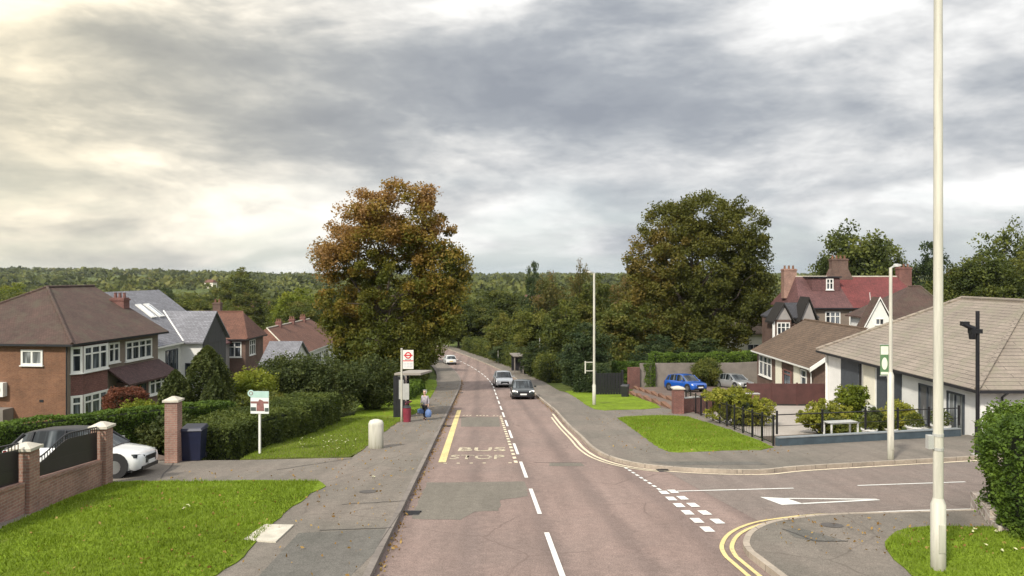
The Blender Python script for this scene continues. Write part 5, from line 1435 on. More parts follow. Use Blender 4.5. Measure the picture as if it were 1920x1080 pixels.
# shelter with flat roof, dark advert panel
x0, y0 = -6.35, 43.0; zz = g(x0, y0)
S = empty('bus_shelter', (x0, y0, zz + PO), 0, 'flat pale roofed bus shelter with a dark panel on the left pavement', 'bus shelter')
sl = -.098
def zc_(yy, h): return h + sl * yy
mb = MB(); P0 = [(-.35, -.5), (1.15, -.5), (1.15, 5.6), (-.35, 5.6)]
mb.loft([[(a, b, zc_(b, 2.42)) for a, b in P0], [(a, b, zc_(b, 2.54)) for a, b in P0]]); mb.build('roof', MT['shelter_roof'], S)
for (a, b_) in ((-.30, .1), (-.30, 2.6), (-.30, 5.0)):
    mb = MB(); mb.box(a - .04, a + .04, b_ - .04, b_ + .04, zc_(b_, -.15), zc_(b_, 2.42)); mb.build('post', MT['black_metal'], S)
mb = MB(); mb.loft([[(-.36, .14, zc_(.14, .25)), (-.34, .14, zc_(.14, .25)), (-.34, .14, zc_(.14, 2.3)), (-.36, .14, zc_(.14, 2.3))], [(-.36, 4.96, zc_(4.96, .25)), (-.34, 4.96, zc_(4.96, .25)), (-.34, 4.96, zc_(4.96, 2.3)), (-.36, 4.96, zc_(4.96, 2.3))]])
gm, gnt, gb = nodes('shelter_glass'); gb.inputs['Base Color'].default_value = (.8, .85, .85, 1); gb.inputs['Transmission Weight'].default_value = .95; gb.inputs['Roughness'].default_value = .03; gb.inputs['IOR'].default_value = 1.1
mb.build('glass_panel', gm, S)
mb = MB(); mb.box(-.42, -.22, -.42, -.28, -.15, 2.4); mb.box(-.2, .22, -.42, -.3, -.1, 2.36); mb.build('advert_panel', MT['dark_paint'], S)
mb = MB(); mb.box(-.1, .16, -.43, -.425, 1.1, 2.2); mb.build('poster', MT['pole_grey'], S)
mb = MB(); mb.loft([[(-.3, .8, zc_(.8, .55)), (.0, .8, zc_(.8, .55)), (.0, .8, zc_(.8, .61)), (-.3, .8, zc_(.8, .61))], [(-.3, 4.4, zc_(4.4, .55)), (.0, 4.4, zc_(4.4, .55)), (.0, 4.4, zc_(4.4, .61)), (-.3, 4.4, zc_(4.4, .61))]]); mb.build('bench', MT['bin_red'], S)
x, y = G(763, 791, PO); b = empty('litter_bin', post_base(x, y), 0, 'dark red litter bin at the foot of the bus stop pole', 'bin')
mb = MB(); mb.tube((0, 0, 0), (0, 0, .78), .20, .23, 16); mb.build('body', MT['bin_red'], b, smooth=True); mb = MB(); mb.tube((0, 0, .78), (0, 0, .86), .25, .18, 16); mb.build('lid', MT['dark_paint'], b, smooth=True)
# opposite shelter
x, y = G(972, 702, PO); S2 = empty('bus_shelter', (x, y, g(x, y) + PO), R(8), 'small dark bus shelter on the far right pavement', 'bus shelter')
mb = MB(); mb.box(-.7, .8, -.2, 3.6, 2.35, 2.5); mb.build('roof', MT['fence_grey'], S2)
for a, b_ in ((.65, 0), (.65, 3.3), (-.5, 0)):
    mb = MB(); mb.box(a - .07, a + .07, b_ - .07, b_ + .07, -.3, 2.35); mb.build('post', MT['fence_grey'], S2)
mb = MB(); mb.box(-.48, .58, 3.25, 3.35, .1, 2.3); mb.box(.62, .68, .1, 3.2, .1, 2.3); mb.build('panel', MT['dark_paint'], S2)

# ------------------------------------------------------------------ estate agent board
x, y = G(487, 851, PO); e = empty('sale_board', post_base(x, y), R(-4), 'estate agent board on a white post in front of the long hedge', 'sign')
mb = MB(); mb.box(-.035, .035, -.035, .035, -.2, 2.3); mb.build('post', MT['upvc'], e)
mb = MB(); mb.box(-.33, .37, -.055, -.037, 1.52, 2.36); bd = mb.build('board', M_plain('board_white', (.72, .74, .72), .5, .05), e)
mb = MB(); mb.box(-.33, .37, -.060, -.056, 2.12, 2.36); n = 20
mb.face([(-.31 + math.cos(a) * .13, -.062, 2.28 + math.sin(a) * .13) for a in [6.283 * k / n for k in range(n)]]); mb.build('header', M_plain('board_teal', (.42, .60, .54), .5, .1), bd)
mb = MB(); n = 20; disc(mb, -.31, 2.28, .05, .075, -.064); mb.box(-.32, .36, -.060, -.056, 1.90, 1.98); mb.face([(-.1, -.062, 1.62), (.2, -.062, 1.62), (.16, -.062, 2.0), (.02, -.062, 2.06), (-.09, -.062, 1.9)]); mb.build('print', M_plain('board_red', (.22, .10, .09), .6, .3, 9), bd)
mb = MB(); mb.box(-.32, -.12, -.060, -.0565, 1.62, 1.76); mb.box(.22, .36, -.060, -.0565, 1.6, 1.74); mb.build('dark_print', M_plain('board_dark', (.06, .08, .07), .6, .2), bd)

# ------------------------------------------------------------------ milestone
x, y = G(705, 840, PO); m = MB(); rings = []
prof = [(.29, -.2), (.29, 0), (.30, .12), (.275, .2), (.275, .92), (.27, 1.0), (.22, 1.09), (.10, 1.14)]
for r_, z in prof: rings.append([(max(-.29, min(.29, math.cos(a) * r_ * 1.12)), math.sin(a) * r_ * .8, z) for a in [6.283 * k / 20 for k in range(20)]])
m.loft(rings); o = m.build('milestone', [MT['pole_white']], None, smooth=True); o.location = post_base(x, y); tag(o, 'stout white painted stone bollard with rounded top at the verge edge', 'bollard')

# ------------------------------------------------------------------ left boundary wall
def pier(x, y, h, w=.56, mat='brick_pink', label='', base=PO, rz=0, cap='stone'):
    t = empty('gate_pier', (x, y, g(x, y) + base), rz, label, 'gate pier')
    mb = MB(); mb.box(-w / 2, w / 2, -w / 2, w / 2, -.4, h); mb.build('shaft', MT[mat], t)
    mb = MB(); c = w / 2 + .06; mb.box(-c, c, -c, c, h, h + .07); mb.loft([[(-c + .02, -c + .02, h + .07), (c - .02, -c + .02, h + .07), (c - .02, c - .02, h + .07), (-c + .02, c - .02, h + .07)], [(-.06, -.06, h + .17), (.06, -.06, h + .17), (.06, .06, h + .17), (-.06, .06, h + .17)]]); mb.build('cap', MT[cap], t)
    return t
wd = math.atan2(-(12.0 - 11.45), 21.9 - 12)   # wall heading
W0 = Vector((-11.35, 8.0)); W1 = Vector((-11.95, 21.9))
def wallpt(Y): t = (Y - W0.y) / (W1.y - W0.y); return W0.lerp(W1, t)
rzw = -math.atan2(W1.x - W0.x, W1.y - W0.y)
p2 = wallpt(21.75); p1 = wallpt(18.1); p0 = wallpt(14.4)
pier(p2.x, p2.y, 1.66, .42, label='pink brick pier at the end of the low wall beside the white car', rz=rzw)
pier(p1.x, p1.y, 1.52, .42, label='pink brick pier in the middle of the low wall at the left edge', rz=rzw)
x3, y3 = G(320, 868, PO); pier(x3, y3 + .21, 2.12, .43, label='tallest pink brick gate pier beside the blue bin', rz=rzw)
Wl_ = empty('garden_wall', (W0.x, W0.y, g(*W0)), 0, 'low pink brick wall running along the left lawn', 'wall')
mb = MB()
def strip_wall(mb, Ya, Yb, w, z0, z1, z0b=None, z1b=None, n=1, xo=0, org=None, f=None):
    f = f or wallpt; org = org if org is not None else Wl_.location
    a = f(Ya); b = f(Yb); za_, zb_ = g(*a), g(*b); z0b = z0 if z0b is None else z0b; z1b = z1 if z1b is None else z1b
    r = lambda p, zz, lo, hi: [(p.x - w / 2 + xo - org.x, p.y - org.y, zz + lo - org.z), (p.x + w / 2 + xo - org.x, p.y - org.y, zz + lo - org.z), (p.x + w / 2 + xo - org.x, p.y - org.y, zz + hi - org.z), (p.x - w / 2 + xo - org.x, p.y - org.y, zz + hi - org.z)]
    mb.loft([r(a, za_, z0, z1), r(b, zb_, z0b, z1b)])
strip_wall(mb, 8.0, 17.87, .24, -.3, .82); strip_wall(mb, 18.33, 21.53, .24, -.3, .80); mb.build('brickwork', MT['brick_pink'], Wl_)
mb = MB(); strip_wall(mb, 8.0, 17.82, .30, .82, .89); strip_wall(mb, 18.38, 21.47, .30, .80, .87); mb.build('coping', MT['brick_pink'], Wl_)
def railing(Ya, Yb, label):
    a = wallpt(Ya); z = g(*a); t = empty('railing', (a.x, a.y, z), 0, label, 'railing')
    org = t.location; mb = MB(); strip_wall(mb, Ya, Yb, .03, .89, 1.22, org=org)
    for i in range(12):
        h_ = lambda k: 1.32 + .48 * sstep(0, .55, k)
        strip_wall(mb, Ya + (Yb - Ya) * i / 12, Ya + (Yb - Ya) * (i + 1) / 12, .02, 1.2, h_(i / 12) - .12, 1.2, h_((i + 1) / 12) - .12, org=org)
    mb.build('solid_panel', MT['black_metal'], t)
    mb = MB(); n = 26
    def top(k): return 1.34 + .48 * sstep(0, .55, k)
    prev = None
    for i in range(n + 1):
        k = i / n; Y = Ya + (Yb - Ya) * k; p = wallpt(Y); zz = g(*p)
        q = Vector((p.x - org.x, p.y - org.y, zz - org.z))
        h1 = top(k); mb.box(q.x - .008, q.x + .008, q.y - .008, q.y + .008, q.z + 1.2, q.z + h1)
        c = q + Vector((0, 0, h1))
        if prev is not None: mb.tube(prev, c, .022, n=6); mb.tube(prev - Vector((0, 0, .16)), c - Vector((0, 0, .16)), .012, n=5)
        prev = c
    mb.build('bars', MT['black_metal'], t)
    # scroll work in the upper corner
    mb = MB()
    for i in range(8):
        k = .55 + .42 * i / 8; Y = Ya + (Yb - Ya) * k; p = wallpt(Y); q = Vector((p.x - org.x, p.y - org.y, g(*p) - org.z + top(k) - .30))
        P = [q + Vector((0, math.cos(a) * (.02 + .013 * a), math.sin(a) * (.02 + .013 * a))) for a in [j * .7 for j in range(9)]]
        mb.path(P, .008, 4)
    mb.build('scrollwork', MT['pole_grey'], t)
    return t
railing(18.42, 21.45, 'black iron railing with rising curved top between the two wall piers')
railing(14.6, 17.8, 'black iron railing with curved top at the left edge of the wall')
# bin
x, y = G(352, 866, PO); b = empty('wheelie_bin', (x, y + .5, g(x, y + .5) + .1), R(6), 'dark blue wheeled bin beside the tallest gate pier', 'bin')
mb = MB(); mb.loft([[(-.3, -.3, .06), (.3, -.3, .06), (.3, .3, .06), (-.3, .3, .06)], [(-.36, -.38, 1.12), (.36, -.38, 1.12), (.36, .38, 1.12), (-.36, .38, 1.12)]]); mb.build('body', MT['bin_blue'], b)
mb = MB(); mb.loft([[(-.39, -.42, 1.12), (.39, -.42, 1.12), (.39, .42, 1.12), (-.39, .42, 1.12)], [(-.35, -.38, 1.20), (.35, -.38, 1.20), (.35, .38, 1.24), (-.35, .38, 1.24)]]); mb.build('lid', MT['bin_blue'], b)
for s_ in (-1, 1):
    mb = MB(); mb.tube((s_ * .27, .36, .1), (s_ * .33, .36, .1), .1, n=12); mb.build('wheel', MT['rubber'], b)
# small white box and van roof behind the conifers
x, y = -15.5, 37.9; v = empty('meter_cabinet', (x + .55, 36.2, g(x, 36.2)), 0, 'small white cabinet standing between the dark conifers', 'cabinet')
mb = MB(); mb.box(-.28, .28, -.2, .2, -.2, 1.35); mb.build('body', MT['upvc'], v); mb = MB(); mb.box(-.32, .32, -.24, .24, 1.35, 1.42); mb.build('lid', MT['pole_grey'], v); mb = MB(); mb.box(-.2, .2, -.215, -.201, .3, 1.2); mb.build('door', MT['pole_white'], v)
# low hedge post fence before bus stop verge
# ------------------------------------------------------------------ right side boundaries
def seg_boxes(mb, a, b, org, w, z0, z1, n=1):
    a = Vector(a); b = Vector(b)
    for i in range(n):
        p = a.lerp(b, i / n); q = a.lerp(b, (i + 1) / n); d = (q - p).normalized(); nn = Vector((-d.y, d.x)) * w / 2
        r = lambda c: [Vector((*(c - nn), g(*c) + z0)) - org, Vector((*(c + nn), g(*c) + z0)) - org, Vector((*(c + nn), g(*c) + z1)) - org, Vector((*(c - nn), g(*c) + z1)) - org]
        mb.loft([r(p)[::-1], r(q)[::-1]])
def fence_obj(name, pts, label, cat, parts):
    """parts: (part name, material, width, z0, z1) solids plus posts"""
    o0 = Vector((*pts[0], g(*pts[0]))); t = empty(name, o0, 0, label, cat)
    for nm, mat, w, z0, z1 in parts:
        mb = MB()
        for a, b in zip(pts, pts[1:]): seg_boxes(mb, a, b, o0, w, z0, z1, max(1, int((Vector(b) - Vector(a)).length / 2.5)))
        mb.build(nm, MT[mat], t)
    return t, o0
def add_posts(t, o0, a, b, n, r, h0, h1, mat, name='post', cap=0, ends=(True, True)):
    a = Vector(a); b = Vector(b)
    for i in range(n + 1):
        if (i == 0 and not ends[0]) or (i == n and not ends[1]): continue
        p = a.lerp(b, i / n); mb = MB(); q = Vector((*p, g(*p))) - o0; mb.box(q.x - r, q.x + r, q.y - r, q.y + r, q.z + h0, q.z + h1)
        if cap: mb.box(q.x - r * 1.5, q.x + r * 1.5, q.y - r * 1.5, q.y + r * 1.5, q.z + h1, q.z + h1 + .03)
        mb.build(name, MT[mat], t)
def add_bars(t, o0, a, b, step, r, h0, h1, mat, name='bars'):
    a = Vector(a); b = Vector(b); n = int((b - a).length / step); mb = MB()
    for i in range(1, n):
        p = a.lerp(b, i / n); q = Vector((*p, g(*p))) - o0; mb.box(q.x - r, q.x + r, q.y - r, q.y + r, q.z + h0, q.z + h1)
    mb.build(name, MT[mat], t)
ra, rb = (11.25, 48.3), (10.62, 30.35)
t, o0 = fence_obj('metal_fence', [ra, rb], 'black metal fence with slim posts beside the right-hand verge', 'fence', [('top_rail', 'black_metal', .03, 1.22, 1.26), ('bottom_rail', 'black_metal', .03, .22, .26)])
add_posts(t, o0, ra, rb, 12, .035, -.1, 1.36, 'black_metal'); add_bars(t, o0, ra, rb, .28, .008, .26, 1.22, 'black_metal')
wa, wb, wc = (10.75, 30.3), (15.1, 31.9), (20.2, 33.75)
t, o0 = fence_obj('garden_wall', [wa, wb, wc], 'low blue grey painted wall in front of the tan roofed bungalow', 'wall', [('face', 'blue_grey', .2, -.1, .44), ('coping', 'coping_grey', .25, .44, .48)])
t, o0 = fence_obj('metal_fence', [wa, wb, wc], 'thin dark railing standing on the blue grey wall', 'fence', [('top_rail', 'black_metal', .035, 1.36, 1.40), ('middle_rail', 'black_metal', .02, .92, .94)])
add_posts(t, o0, wa, wb, 2, .035, .6, 1.55, 'black_metal', ends=(True, True)); add_posts(t, o0, wb, wc, 3, .035, .6, 1.5, 'black_metal', ends=(False, True))
# bench like stand and pots in front garden
x, y = G(1575, 832); bn = empty('garden_table', (x + .3, y + .6, g(x, y) + 0), R(12), 'white slatted garden table behind the blue grey wall', 'table')
mb = MB()
for i in range(5): mb.box(-.7, .7, -.32 + i * .13, -.22 + i * .13, .80, .83)
mb.build('tabletop', MT['pole_grey'], bn)
for a in (-.64, .64):
    for b_ in (-.26, .26):
        mb = MB(); mb.box(a - .03, a + .03, b_ - .025, b_ + .025, -.1, .80); mb.build('leg', MT['upvc'], bn)
for (pp, q, s_, lb) in ((1648, 826, .34, 'round pale plant pot in the bungalow garden by the slim lamp post'), (1690, 822, .28, 'pale plant pot under the yellowish feathery shrub'), (1735, 822, .36, 'white plant pot just left of the thick lamp post'), (1785, 822, .42, 'large white plant pot by the sliding doors')):
    x, y = G(pp, q); pt = empty('plant_pot', (x, y + .9, g(x, y + .9) + .0), 0, lb, 'plant pot'); mb = MB(); mb.tube((0, 0, 0), (0, 0, s_ * 1.1), s_ * .7, s_, 14, cap=True); mb.tube((0, 0, s_ * 1.1), (0, 0, s_ * 1.25), s_ * 1.06, s_ * 1.06, 14); mb.build('pot', MT['render_white'], pt, smooth=True)
    rg = np.random.default_rng(int(pp)); k = 700; P = rg.normal(size=(k, 3)); P /= np.linalg.norm(P, axis=1)[:, None]; P *= (rg.random(k) ** .4)[:, None] * s_ * 1.2; P[:, 2] = P[:, 2] * .9 + s_ * 2.0
    link_mesh('plant', leaf_mesh('plant', P, rg.random(k), .1, int(pp)), ML['green'], pt)
# brick pier + wall by blue car
x, y = G(1273, 776, PO); pier(x, y + .3, 1.5, .62, 'brick_red', 'dark red brick pier at the start of the black metal fence', cap='stone')
t, o0 = fence_obj('garden_wall', [(x + .35, y + .5), (14.2, 49.6), (16.6, 50.2)], 'low dark red brick wall running back from the red pier', 'wall', [('brickwork', 'brick_red', .24, -.1, 1.0), ('coping', 'pole_grey', .3, 1.0, 1.06)])
t, o0 = fence_obj('timber_fence', [(16.9, 53.6), (20.3, 53.2), (24.4, 53.0)], 'dark brown close boarded fence before the brown brick bungalow', 'fence', [('boards', 'fence_brown', .05, -.1, 1.55), ('gravel_board', 'wood_dark', .06, -.15, .1)])
add_posts(t, o0, (16.9, 53.6), (20.3, 53.2), 2, .05, -.1, 1.62, 'fence_brown'); add_posts(t, o0, (20.3, 53.2), (24.4, 53.0), 2, .05, -.1, 1.62, 'fence_brown', ends=(False, True))
# stepped little brick edging walls of the drive
for k, (A_, B_, lb) in enumerate(((G(1172, 738), G(1262, 771), 'lower stepped brick edging of the drive, nearest the grass'), (G(1190, 731), G(1268, 757), 'upper stepped brick edging of the drive behind the first'))):
    A_ = Vector(A_); B_ = Vector(B_); o0 = Vector((*A_, g(*A_))); t = empty('brick_edging', o0, 0, lb, 'low wall')
    mb = MB(); mc = MB(); n = 6
    for i in range(n):
        a = A_.lerp(B_, i / n); b_ = A_.lerp(B_, (i + .96) / n); z1_ = g(*a) + .34; zb_ = min(g(*b_), g(*a)) - .2
        d = (b_ - a).normalized(); nn = Vector((-d.y, d.x)) * .14
        z1_ = max(g(*a), g(*b_)) + .10
        F4 = lambda zz, e=0: [Vector((*(a - nn * (1 + e)), zz)) - o0, Vector((*(b_ - nn * (1 + e)), zz)) - o0, Vector((*(b_ + nn * (1 + e)), zz)) - o0, Vector((*(a + nn * (1 + e)), zz)) - o0]
        mb.loft([F4(zb_), F4(z1_)]); mc.loft([F4(z1_, .1), F4(z1_ + .035, .1)])
    mb.build('brickwork', MT['brick_warm'], t); mc.build('coping', MT['brick_warm'], t)
# grey garden wall under the hedge
t, o0 = fence_obj('garden_wall', [(13.0, 76.0), (20.5, 77.4), (28.5, 77.8)], 'plain grey garden wall behind the blue car', 'wall', [('panels', 'fence_grey', .12, -.2, 2.5)])
t, o0 = fence_obj('garden_wall', [(11.7, 75.2), (12.9, 75.8)], 'short dark red wall end joining the grey garden wall', 'wall', [('brickwork', 'brick_red', .3, -.2, 2.1)])
# dark gate + bins
x, y = G(1158, 742, PO); gt = empty('garden_gate', (x - .6, y + 1.5, g(x, y + 1.5)), R(10), 'black double gate under the hedge end beyond the verge', 'gate')
mb = MB()
for i in range(9): mb.box(-1.0 + i * .24, -.8 + i * .24, -.03, .03, .05, 1.95)
mb.box(-1.0, 1.14, .03, .06, .3, .4); mb.box(-1.0, 1.14, .03, .06, 1.6, 1.7); mb.build('boards', MT['dark_paint'], gt)
for a in (-1.12, 1.26):
    mb = MB(); mb.box(a - .09, a + .09, -.09, .09, -.2, 2.15); mb.build('post', MT['dark_paint'], gt)
x, y = G(1172, 744, PO); b = empty('wheelie_bin', (x, y, g(x, y) + .02), R(-20), 'black wheeled bin standing at the near end of the brick edging', 'bin')
mb = MB(); mb.loft([[(-.24, -.26, .05), (.24, -.26, .05), (.24, .26, .05), (-.24, .26, .05)], [(-.29, -.33, 1.0), (.29, -.33, 1.0), (.29, .33, 1.0), (-.29, .33, 1.0)]]); mb.build('body', MT['dark_paint'], b)
mb = MB(); mb.loft([[(-.31, -.36, 1.0), (.31, -.36, 1.0), (.31, .36, 1.0), (-.31, .36, 1.0)], [(-.27, -.31, 1.07), (.27, -.31, 1.07), (.27, .31, 1.1), (-.27, .31, 1.1)]]); mb.build('lid', MT['dark_paint'], b)
for s_ in (-1, 1):
    mb = MB(); mb.tube((s_ * .2, .3, .1), (s_ * .26, .3, .1), .1, n=12); mb.build('wheel', MT['rubber'], b)
# rubble stone wall under the corner hedge
M_st = M_brick('rubble_stone', (.42, .35, .30), (.26, .20, .17), (.5, .45, .40), .32, .2, .95, .03, .5, .9, .4, 2.5)
o0 = Vector((10.2, 15.6, g(10.2, 15.6))); t = empty('stone_wall', o0, 0, 'low rubble stone wall end under the corner hedge', 'wall')
mb = MB(); seg_boxes(mb, (10.6, 16.1), (10.8, 16.7), o0, .2, -.1, .25, 1); seg_boxes(mb, (10.801, 16.7), (11.78, 19.0), o0, .2, -.1, .45, 3); mb.build('stonework', M_st, t)

# ------------------------------------------------------------------ person
def skin_fig(name, verts, edges, mat, parent, sub=2):
    """verts: name -> (pos, radius); one continuous skinned surface"""
    keys = list(verts); me = bpy.data.meshes.new(name)
    me.from_pydata([verts[k][0] for k in keys], [(keys.index(a), keys.index(b)) for a, b in edges], [])
    o = link_mesh(name, me, mat, parent)
    s_ = o.modifiers.new('skin', 'SKIN'); s_.use_smooth_shade = True
    sv = me.skin_vertices[0].data
    for i, k in enumerate(keys):
        r_ = verts[k][1]; sv[i].radius = r_ if isinstance(r_, tuple) else (r_, r_)
    sv[0].use_root = True
    o.modifiers.new('sub', 'SUBSURF').levels = sub; o.modifiers['sub'].render_levels = sub
    return o
x, y = G(797, 787, PO)
Pn = empty('person', (x, y, g(x, y) + PO), R(-25), 'person with white hair in grey top and black trousers holding blue bags', 'person')
skin = M_plain('skin', (.52, .33, .25), .6, .08); hairm = M_plain('white_hair', (.72, .70, .68), .8, .1); top_m = M_plain('grey_top', (.34, .31, .34), .9, .35, 9); trs = M_plain('black_trousers', (.015, .015, .02), .9, .2)
V_ = {'pelvis': ((0, 0, .86), .12), 'belly': ((0, -.01, 1.0), (.13, .10)), 'chest': ((0, -.01, 1.2), (.145, .10)), 'neck0': ((0, -.02, 1.34), .06), 'neck': ((0, -.035, 1.41), .048), 'head0': ((0, -.05, 1.47), (.062, .07)), 'head': ((0, -.055, 1.55), (.075, .085)), 'crown': ((0, -.045, 1.62), (.05, .055)),
      'nose': ((0, -.15, 1.53), .012), 'chin': ((0, -.115, 1.465), .028)}
E2 = [('pelvis', 'belly'), ('belly', 'chest'), ('chest', 'neck0'), ('neck0', 'neck'), ('neck', 'head0'), ('head0', 'head'), ('head', 'crown'), ('head', 'nose'), ('head0', 'chin')]
for s_, nm in ((-1, 'l'), (1, 'r')):
    fw = .10 * s_
    V_.update({nm + 'sh': ((s_ * .17, 0, 1.30), .055), nm + 'el': ((s_ * .23, .02, 1.06), .042), nm + 'wr': ((s_ * .24, -.05, .85), .026), nm + 'ha': ((s_ * .24, -.06, .78), (.018, .034)),
               nm + 'hip': ((s_ * .085, 0, .80), .09), nm + 'kn': ((s_ * .09, -fw * .6 - .02, .46), .058), nm + 'an': ((s_ * .09, -fw, .09), .038), nm + 'he': ((s_ * .09, -fw + .02, .04), .035), nm + 'to': ((s_ * .10, -fw - .17, .03), .028),
               nm + 'th1': ((s_ * .22, -.095, .80), .010), nm + 'th2': ((s_ * .215, -.115, .765), .008), nm + 'ear': ((s_ * .088, -.045, 1.54), .014)})
    E2 += [('chest', nm + 'sh'), (nm + 'sh', nm + 'el'), (nm + 'el', nm + 'wr'), (nm + 'wr', nm + 'ha'), ('pelvis', nm + 'hip'), (nm + 'hip', nm + 'kn'), (nm + 'kn', nm + 'an'), (nm + 'an', nm + 'he'), (nm + 'he', nm + 'to'), (nm + 'ha', nm + 'th1'), (nm + 'th1', nm + 'th2'), ('head', nm + 'ear')]
    for f in range(4):
        fy_ = -.09 + f * .02; ln = (.072, .08, .075, .06)[f]
        V_[nm + 'f%da' % f] = ((s_ * .243, fy_, .735), .010); V_[nm + 'f%db' % f] = ((s_ * .235, fy_, .735 - ln * .5), .009); V_[nm + 'f%dc' % f] = ((s_ * .212, fy_, .735 - ln * .72), .008)
        E2 += [(nm + 'ha', nm + 'f%da' % f), (nm + 'f%da' % f, nm + 'f%db' % f), (nm + 'f%db' % f, nm + 'f%dc' % f)]
skin_fig('body', V_, E2, skin, Pn, 2)
skin_fig('hair', {'a': ((0, -.035, 1.57), (.088, .088)), 'b': ((0, -.03, 1.635), (.062, .066)), 'c': ((0, .02, 1.53), (.078, .06)), 'd': ((0, .03, 1.47), (.06, .04))}, [('a', 'b'), ('a', 'c'), ('c', 'd')], hairm, Pn)
skin_fig('jacket', {'c': ((0, -.005, 1.18), (.175, .13)), 'b': ((0, 0, 1.0), (.165, .13)), 'h': ((0, .0, .78), (.185, .15)), 'n': ((0, -.01, 1.31), (.10, .08)), 'ls': ((-.175, 0, 1.29), .07), 'le': ((-.232, .02, 1.06), .056), 'lw': ((-.24, -.045, .88), .042), 'rs': ((.175, 0, 1.29), .07), 're': ((.232, .02, 1.06), .056), 'rw': ((.24, -.045, .88), .042)},
         [('c', 'b'), ('b', 'h'), ('c', 'n'), ('c', 'ls'), ('ls', 'le'), ('le', 'lw'), ('c', 'rs'), ('rs', 're'), ('re', 'rw')], top_m, Pn)
skin_fig('trousers', {'p': ((0, 0, .84), (.155, .125)), 'lh': ((-.09, 0, .76), .105), 'lk': ((-.092, .04, .46), .078), 'la': ((-.09, .10, .11), .062), 'rh': ((.09, 0, .76), .105), 'rk': ((.092, -.08, .46), .078), 'ra': ((.09, -.10, .11), .062)}, [('p', 'lh'), ('lh', 'lk'), ('lk', 'la'), ('p', 'rh'), ('rh', 'rk'), ('rk', 'ra')], trs, Pn)
skin_fig('shoes', {'a': ((-.09, .10, .05), .05), 'b': ((-.10, -.06, .038), .042)}, [('a', 'b')], MT['rubber'], Pn, 1).name = 'shoe'
skin_fig('shoe', {'a': ((.09, -.08, .05), .05), 'b': ((.10, -.26, .038), .042)}, [('a', 'b')], MT['rubber'], Pn, 1)
bagm = M_plain('blue_bag', (.10, .17, .36), .6, .3, 6)
for s_, hgt, lb in ((1, .50, 'larger blue carrier bag held low in the hand nearer the road'), (-1, .34, 'smaller blue carrier bag held in the other hand')):
    c_ = Pn.matrix_basis @ Vector((s_ * .24, -.06, .70))
    bg = empty('carrier_bag', c_, R(-25), lb, 'bag'); mb = MB(); rings = []
    for z, w, d in ((-.02 - hgt, .13, .10), (-.05 - hgt * .8, .20, .13), (-hgt * .45, .20, .12), (-.12, .13, .06), (-.08, .03, .03)):
        rings.append([(math.cos(a) * w * (1 + .08 * math.sin(3 * a + z * 20)), math.sin(a) * d, z) for a in [6.283 * k / 12 for k in range(12)]])
    mb.loft(rings); mb.build('sack', bagm, bg, smooth=True)
    mb = MB(); mb.path([(0, -.05, -.10), (0, -.045, .0), (0, 0, .035), (0, .045, .0), (0, .05, -.10)], .008, 5); mb.build('handle', bagm, bg)
SKY = 1.0; EXPO = 0.58; SKYLOC = (3.3, 3.9, .4)
# ------------------------------------------------------------------ camera
cam = bpy.data.cameras.new('camera'); co = bpy.data.objects.new('camera', cam); COL.objects.link(co)
co.location = (0, 0, CZ); co.rotation_euler = (R(90), 0, 0); cam.sensor_width = 36; cam.lens = 36 * F / 1920
cam.shift_y = (HY - 540) / 1920; cam.clip_start = .1; cam.clip_end = 20000; sc.camera = co
# ------------------------------------------------------------------ sun and sky
sd = Vector((-.42, -.62, .66)).normalized()
sun = bpy.data.lights.new('sun', 'SUN'); sun.energy = 3.0; sun.angle = R(5); sun.color = (1, .93, .80)
so = bpy.data.objects.new('sun', sun); COL.objects.link(so); so.rotation_euler = sd.to_track_quat('Z', 'Y').to_euler(); so.location = (-30, -20, 60)
w = bpy.data.worlds.new('World'); sc.world = w; w.use_nodes = True; nt = w.node_tree
bg = nt.nodes['Background']
sky = N(nt, 'TexSky', sky_type='NISHITA', sun_disc=False, sun_elevation=math.asin(sd.z), sun_rotation=math.atan2(sd.x, sd.y), air_density=1.2, dust_density=2.0, altitude=50)
tc = N(nt, 'TexCoord'); sep = N(nt, 'SeparateXYZ'); nt.links.new(tc.outputs['Generated'], sep.inputs[0])
def mth(op, a, b=None, c=None, clamp=False):
    n = N(nt, 'Math', operation=op, use_clamp=clamp)
    for i, v in enumerate((a, b, c)):
        if v is None: continue
        if isinstance(v, (int, float)): n.inputs[i].default_value = v
        else: nt.links.new(v, n.inputs[i])
    return n.outputs[0]
X_, Y_, Z_ = sep.outputs
zz = mth('ADD', mth('MAXIMUM', Z_, 0.0), .36)
u = mth('DIVIDE', X_, zz); v = mth('DIVIDE', Y_, zz)
cb = N(nt, 'CombineXYZ'); nt.links.new(u, cb.inputs[0]); nt.links.new(v, cb.inputs[1])
mp = N(nt, 'Mapping'); mp.inputs['Scale'].default_value = (1.15, 1.9, 1); mp.inputs['Location'].default_value = SKYLOC; mp.inputs['Rotation'].default_value = (0, 0, R(-12)); nt.links.new(cb.outputs[0], mp.inputs[0])
big = nz(nt, mp.outputs[0], .8, 2, .5, 0); mp2 = N(nt, 'Mapping'); mp2.inputs['Scale'].default_value = (1, 1, 2.7); mp2.inputs['Location'].default_value = SKYLOC; mp2.inputs['Rotation'].default_value = (0, R(7), 0); nt.links.new(tc.outputs['Generated'], mp2.inputs[0])
mid = nz(nt, mp2.outputs[0], 3.6, 5, .55, .25); fine = nz(nt, mp2.outputs[0], 13.0, 4, .6, .3)
s = mth('ADD', mth('ADD', mth('MULTIPLY', mth('SUBTRACT', big, .5), 1.1), mth('MULTIPLY', mth('SUBTRACT', mid, .5), 1.9)), mth('MULTIPLY', mth('SUBTRACT', fine, .5), .5))
bz_ = N(nt, 'ValToRGB'); cr = bz_.color_ramp; cr.interpolation = 'EASE'
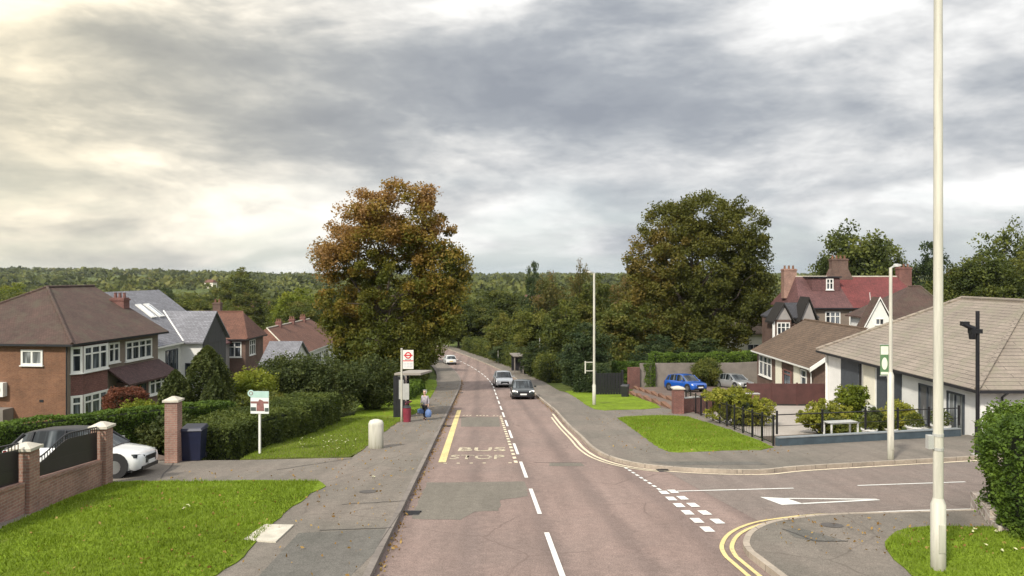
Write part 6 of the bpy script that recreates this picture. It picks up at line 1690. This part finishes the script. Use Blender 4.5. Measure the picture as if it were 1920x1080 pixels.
for i_, (p_, v_) in enumerate([(0, .50), (.05, .60), (.085, .62), (.125, .42), (.19, .34), (.25, .48), (.31, .60), (.36, .68), (.6, .62)]):
    if i_ >= len(cr.elements): cr.elements.new(p_)
    e_ = cr.elements[i_] if i_ < 2 else [e for e in cr.elements if abs(e.position - p_) < 1e-4][0]
    e_.position = p_; e_.color = (v_, v_, v_, 1)
nt.links.new(Z_, bz_.inputs[0])
s = mth('ADD', mth('MULTIPLY', s, .84), bz_.outputs[0])
cloud = ramp(nt, s, [(.12, (.225, .245, .28)), (.34, (.285, .305, .335)), (.5, (.385, .40, .42)), (.64, (.52, .525, .53)), (.78, (.67, .67, .665)), (.95, (.80, .795, .775))])
# opening near the horizon shows the sky itself
gap = nz(nt, mp.outputs[0], 1.5, 5, .5, .5)
gm_ = mth('MULTIPLY', mth('MULTIPLY', mth('SUBTRACT', .14, Z_, clamp=True), 7.2), ramp(nt, gap, [(.40, (0, 0, 0)), (.62, (1, 1, 1))]), clamp=True)
skyc = mixc(nt, 1.0, sky.outputs[0], (.115, .105, .095), 'MULTIPLY')
skyb = mixc(nt, .7, skyc, (.42, .49, .53))
col = mixc(nt, gm_, cloud, skyb)
# warm bright side low in the left, where the low sun lights the haze
dn = N(nt, 'VectorMath', operation='DOT_PRODUCT'); nt.links.new(tc.outputs['Generated'], dn.inputs[0]); gd = Vector((-.62, .80, .22)).normalized(); dn.inputs[1].default_value = gd
glow = mth('POWER', mth('MAXIMUM', dn.outputs['Value'], 0), 14)
warm = mixc(nt, mth('MULTIPLY', glow, 1.0, clamp=True), (1, 1, 1), (1.34, 1.19, .90))
col = mixc(nt, 1.0, col, warm, 'MULTIPLY')
# unseen sky overhead and behind the viewer, brightened to light the ground
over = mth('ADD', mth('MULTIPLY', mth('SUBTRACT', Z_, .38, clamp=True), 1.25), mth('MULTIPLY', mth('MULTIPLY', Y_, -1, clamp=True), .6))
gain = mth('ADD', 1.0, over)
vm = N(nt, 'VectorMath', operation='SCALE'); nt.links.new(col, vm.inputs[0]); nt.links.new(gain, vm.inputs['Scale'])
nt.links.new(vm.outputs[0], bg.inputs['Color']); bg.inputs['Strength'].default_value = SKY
w.cycles.sampling_method = 'MANUAL'; w.cycles.sample_map_resolution = 512
sc.view_settings.view_transform = 'Standard'; sc.view_settings.look = 'None'; sc.view_settings.gamma = 1; sc.view_settings.exposure = EXPO
try:
    sc.cycles.max_bounces = 5; sc.cycles.diffuse_bounces = 3; sc.cycles.glossy_bounces = 2; sc.cycles.transmission_bounces = 4; sc.cycles.transparent_max_bounces = 4; sc.cycles.volume_bounces = 0
    sc.cycles.use_denoising = True
except Exception: pass
# ------------------------------------------------------------------ air
mb = MB(); mb.box(-5600, 5600, -3100, 7200, -20, 40)
hm = bpy.data.materials.new('haze_air'); hm.use_nodes = True; hn = hm.node_tree
for n_ in list(hn.nodes):
    if n_.type == 'BSDF_PRINCIPLED': hn.nodes.remove(n_)
pv = hn.nodes.new('ShaderNodeVolumePrincipled'); pv.inputs['Color'].default_value = (.80, .88, .95, 1); pv.inputs['Density'].default_value = .00005; pv.inputs['Anisotropy'].default_value = .0
hn.links.new(pv.outputs[0], hn.nodes['Material Output'].inputs['Volume'])
ho = mb.build('haze', hm); tag(ho, 'thin pale haze over the valley', 'haze', kind='stuff')
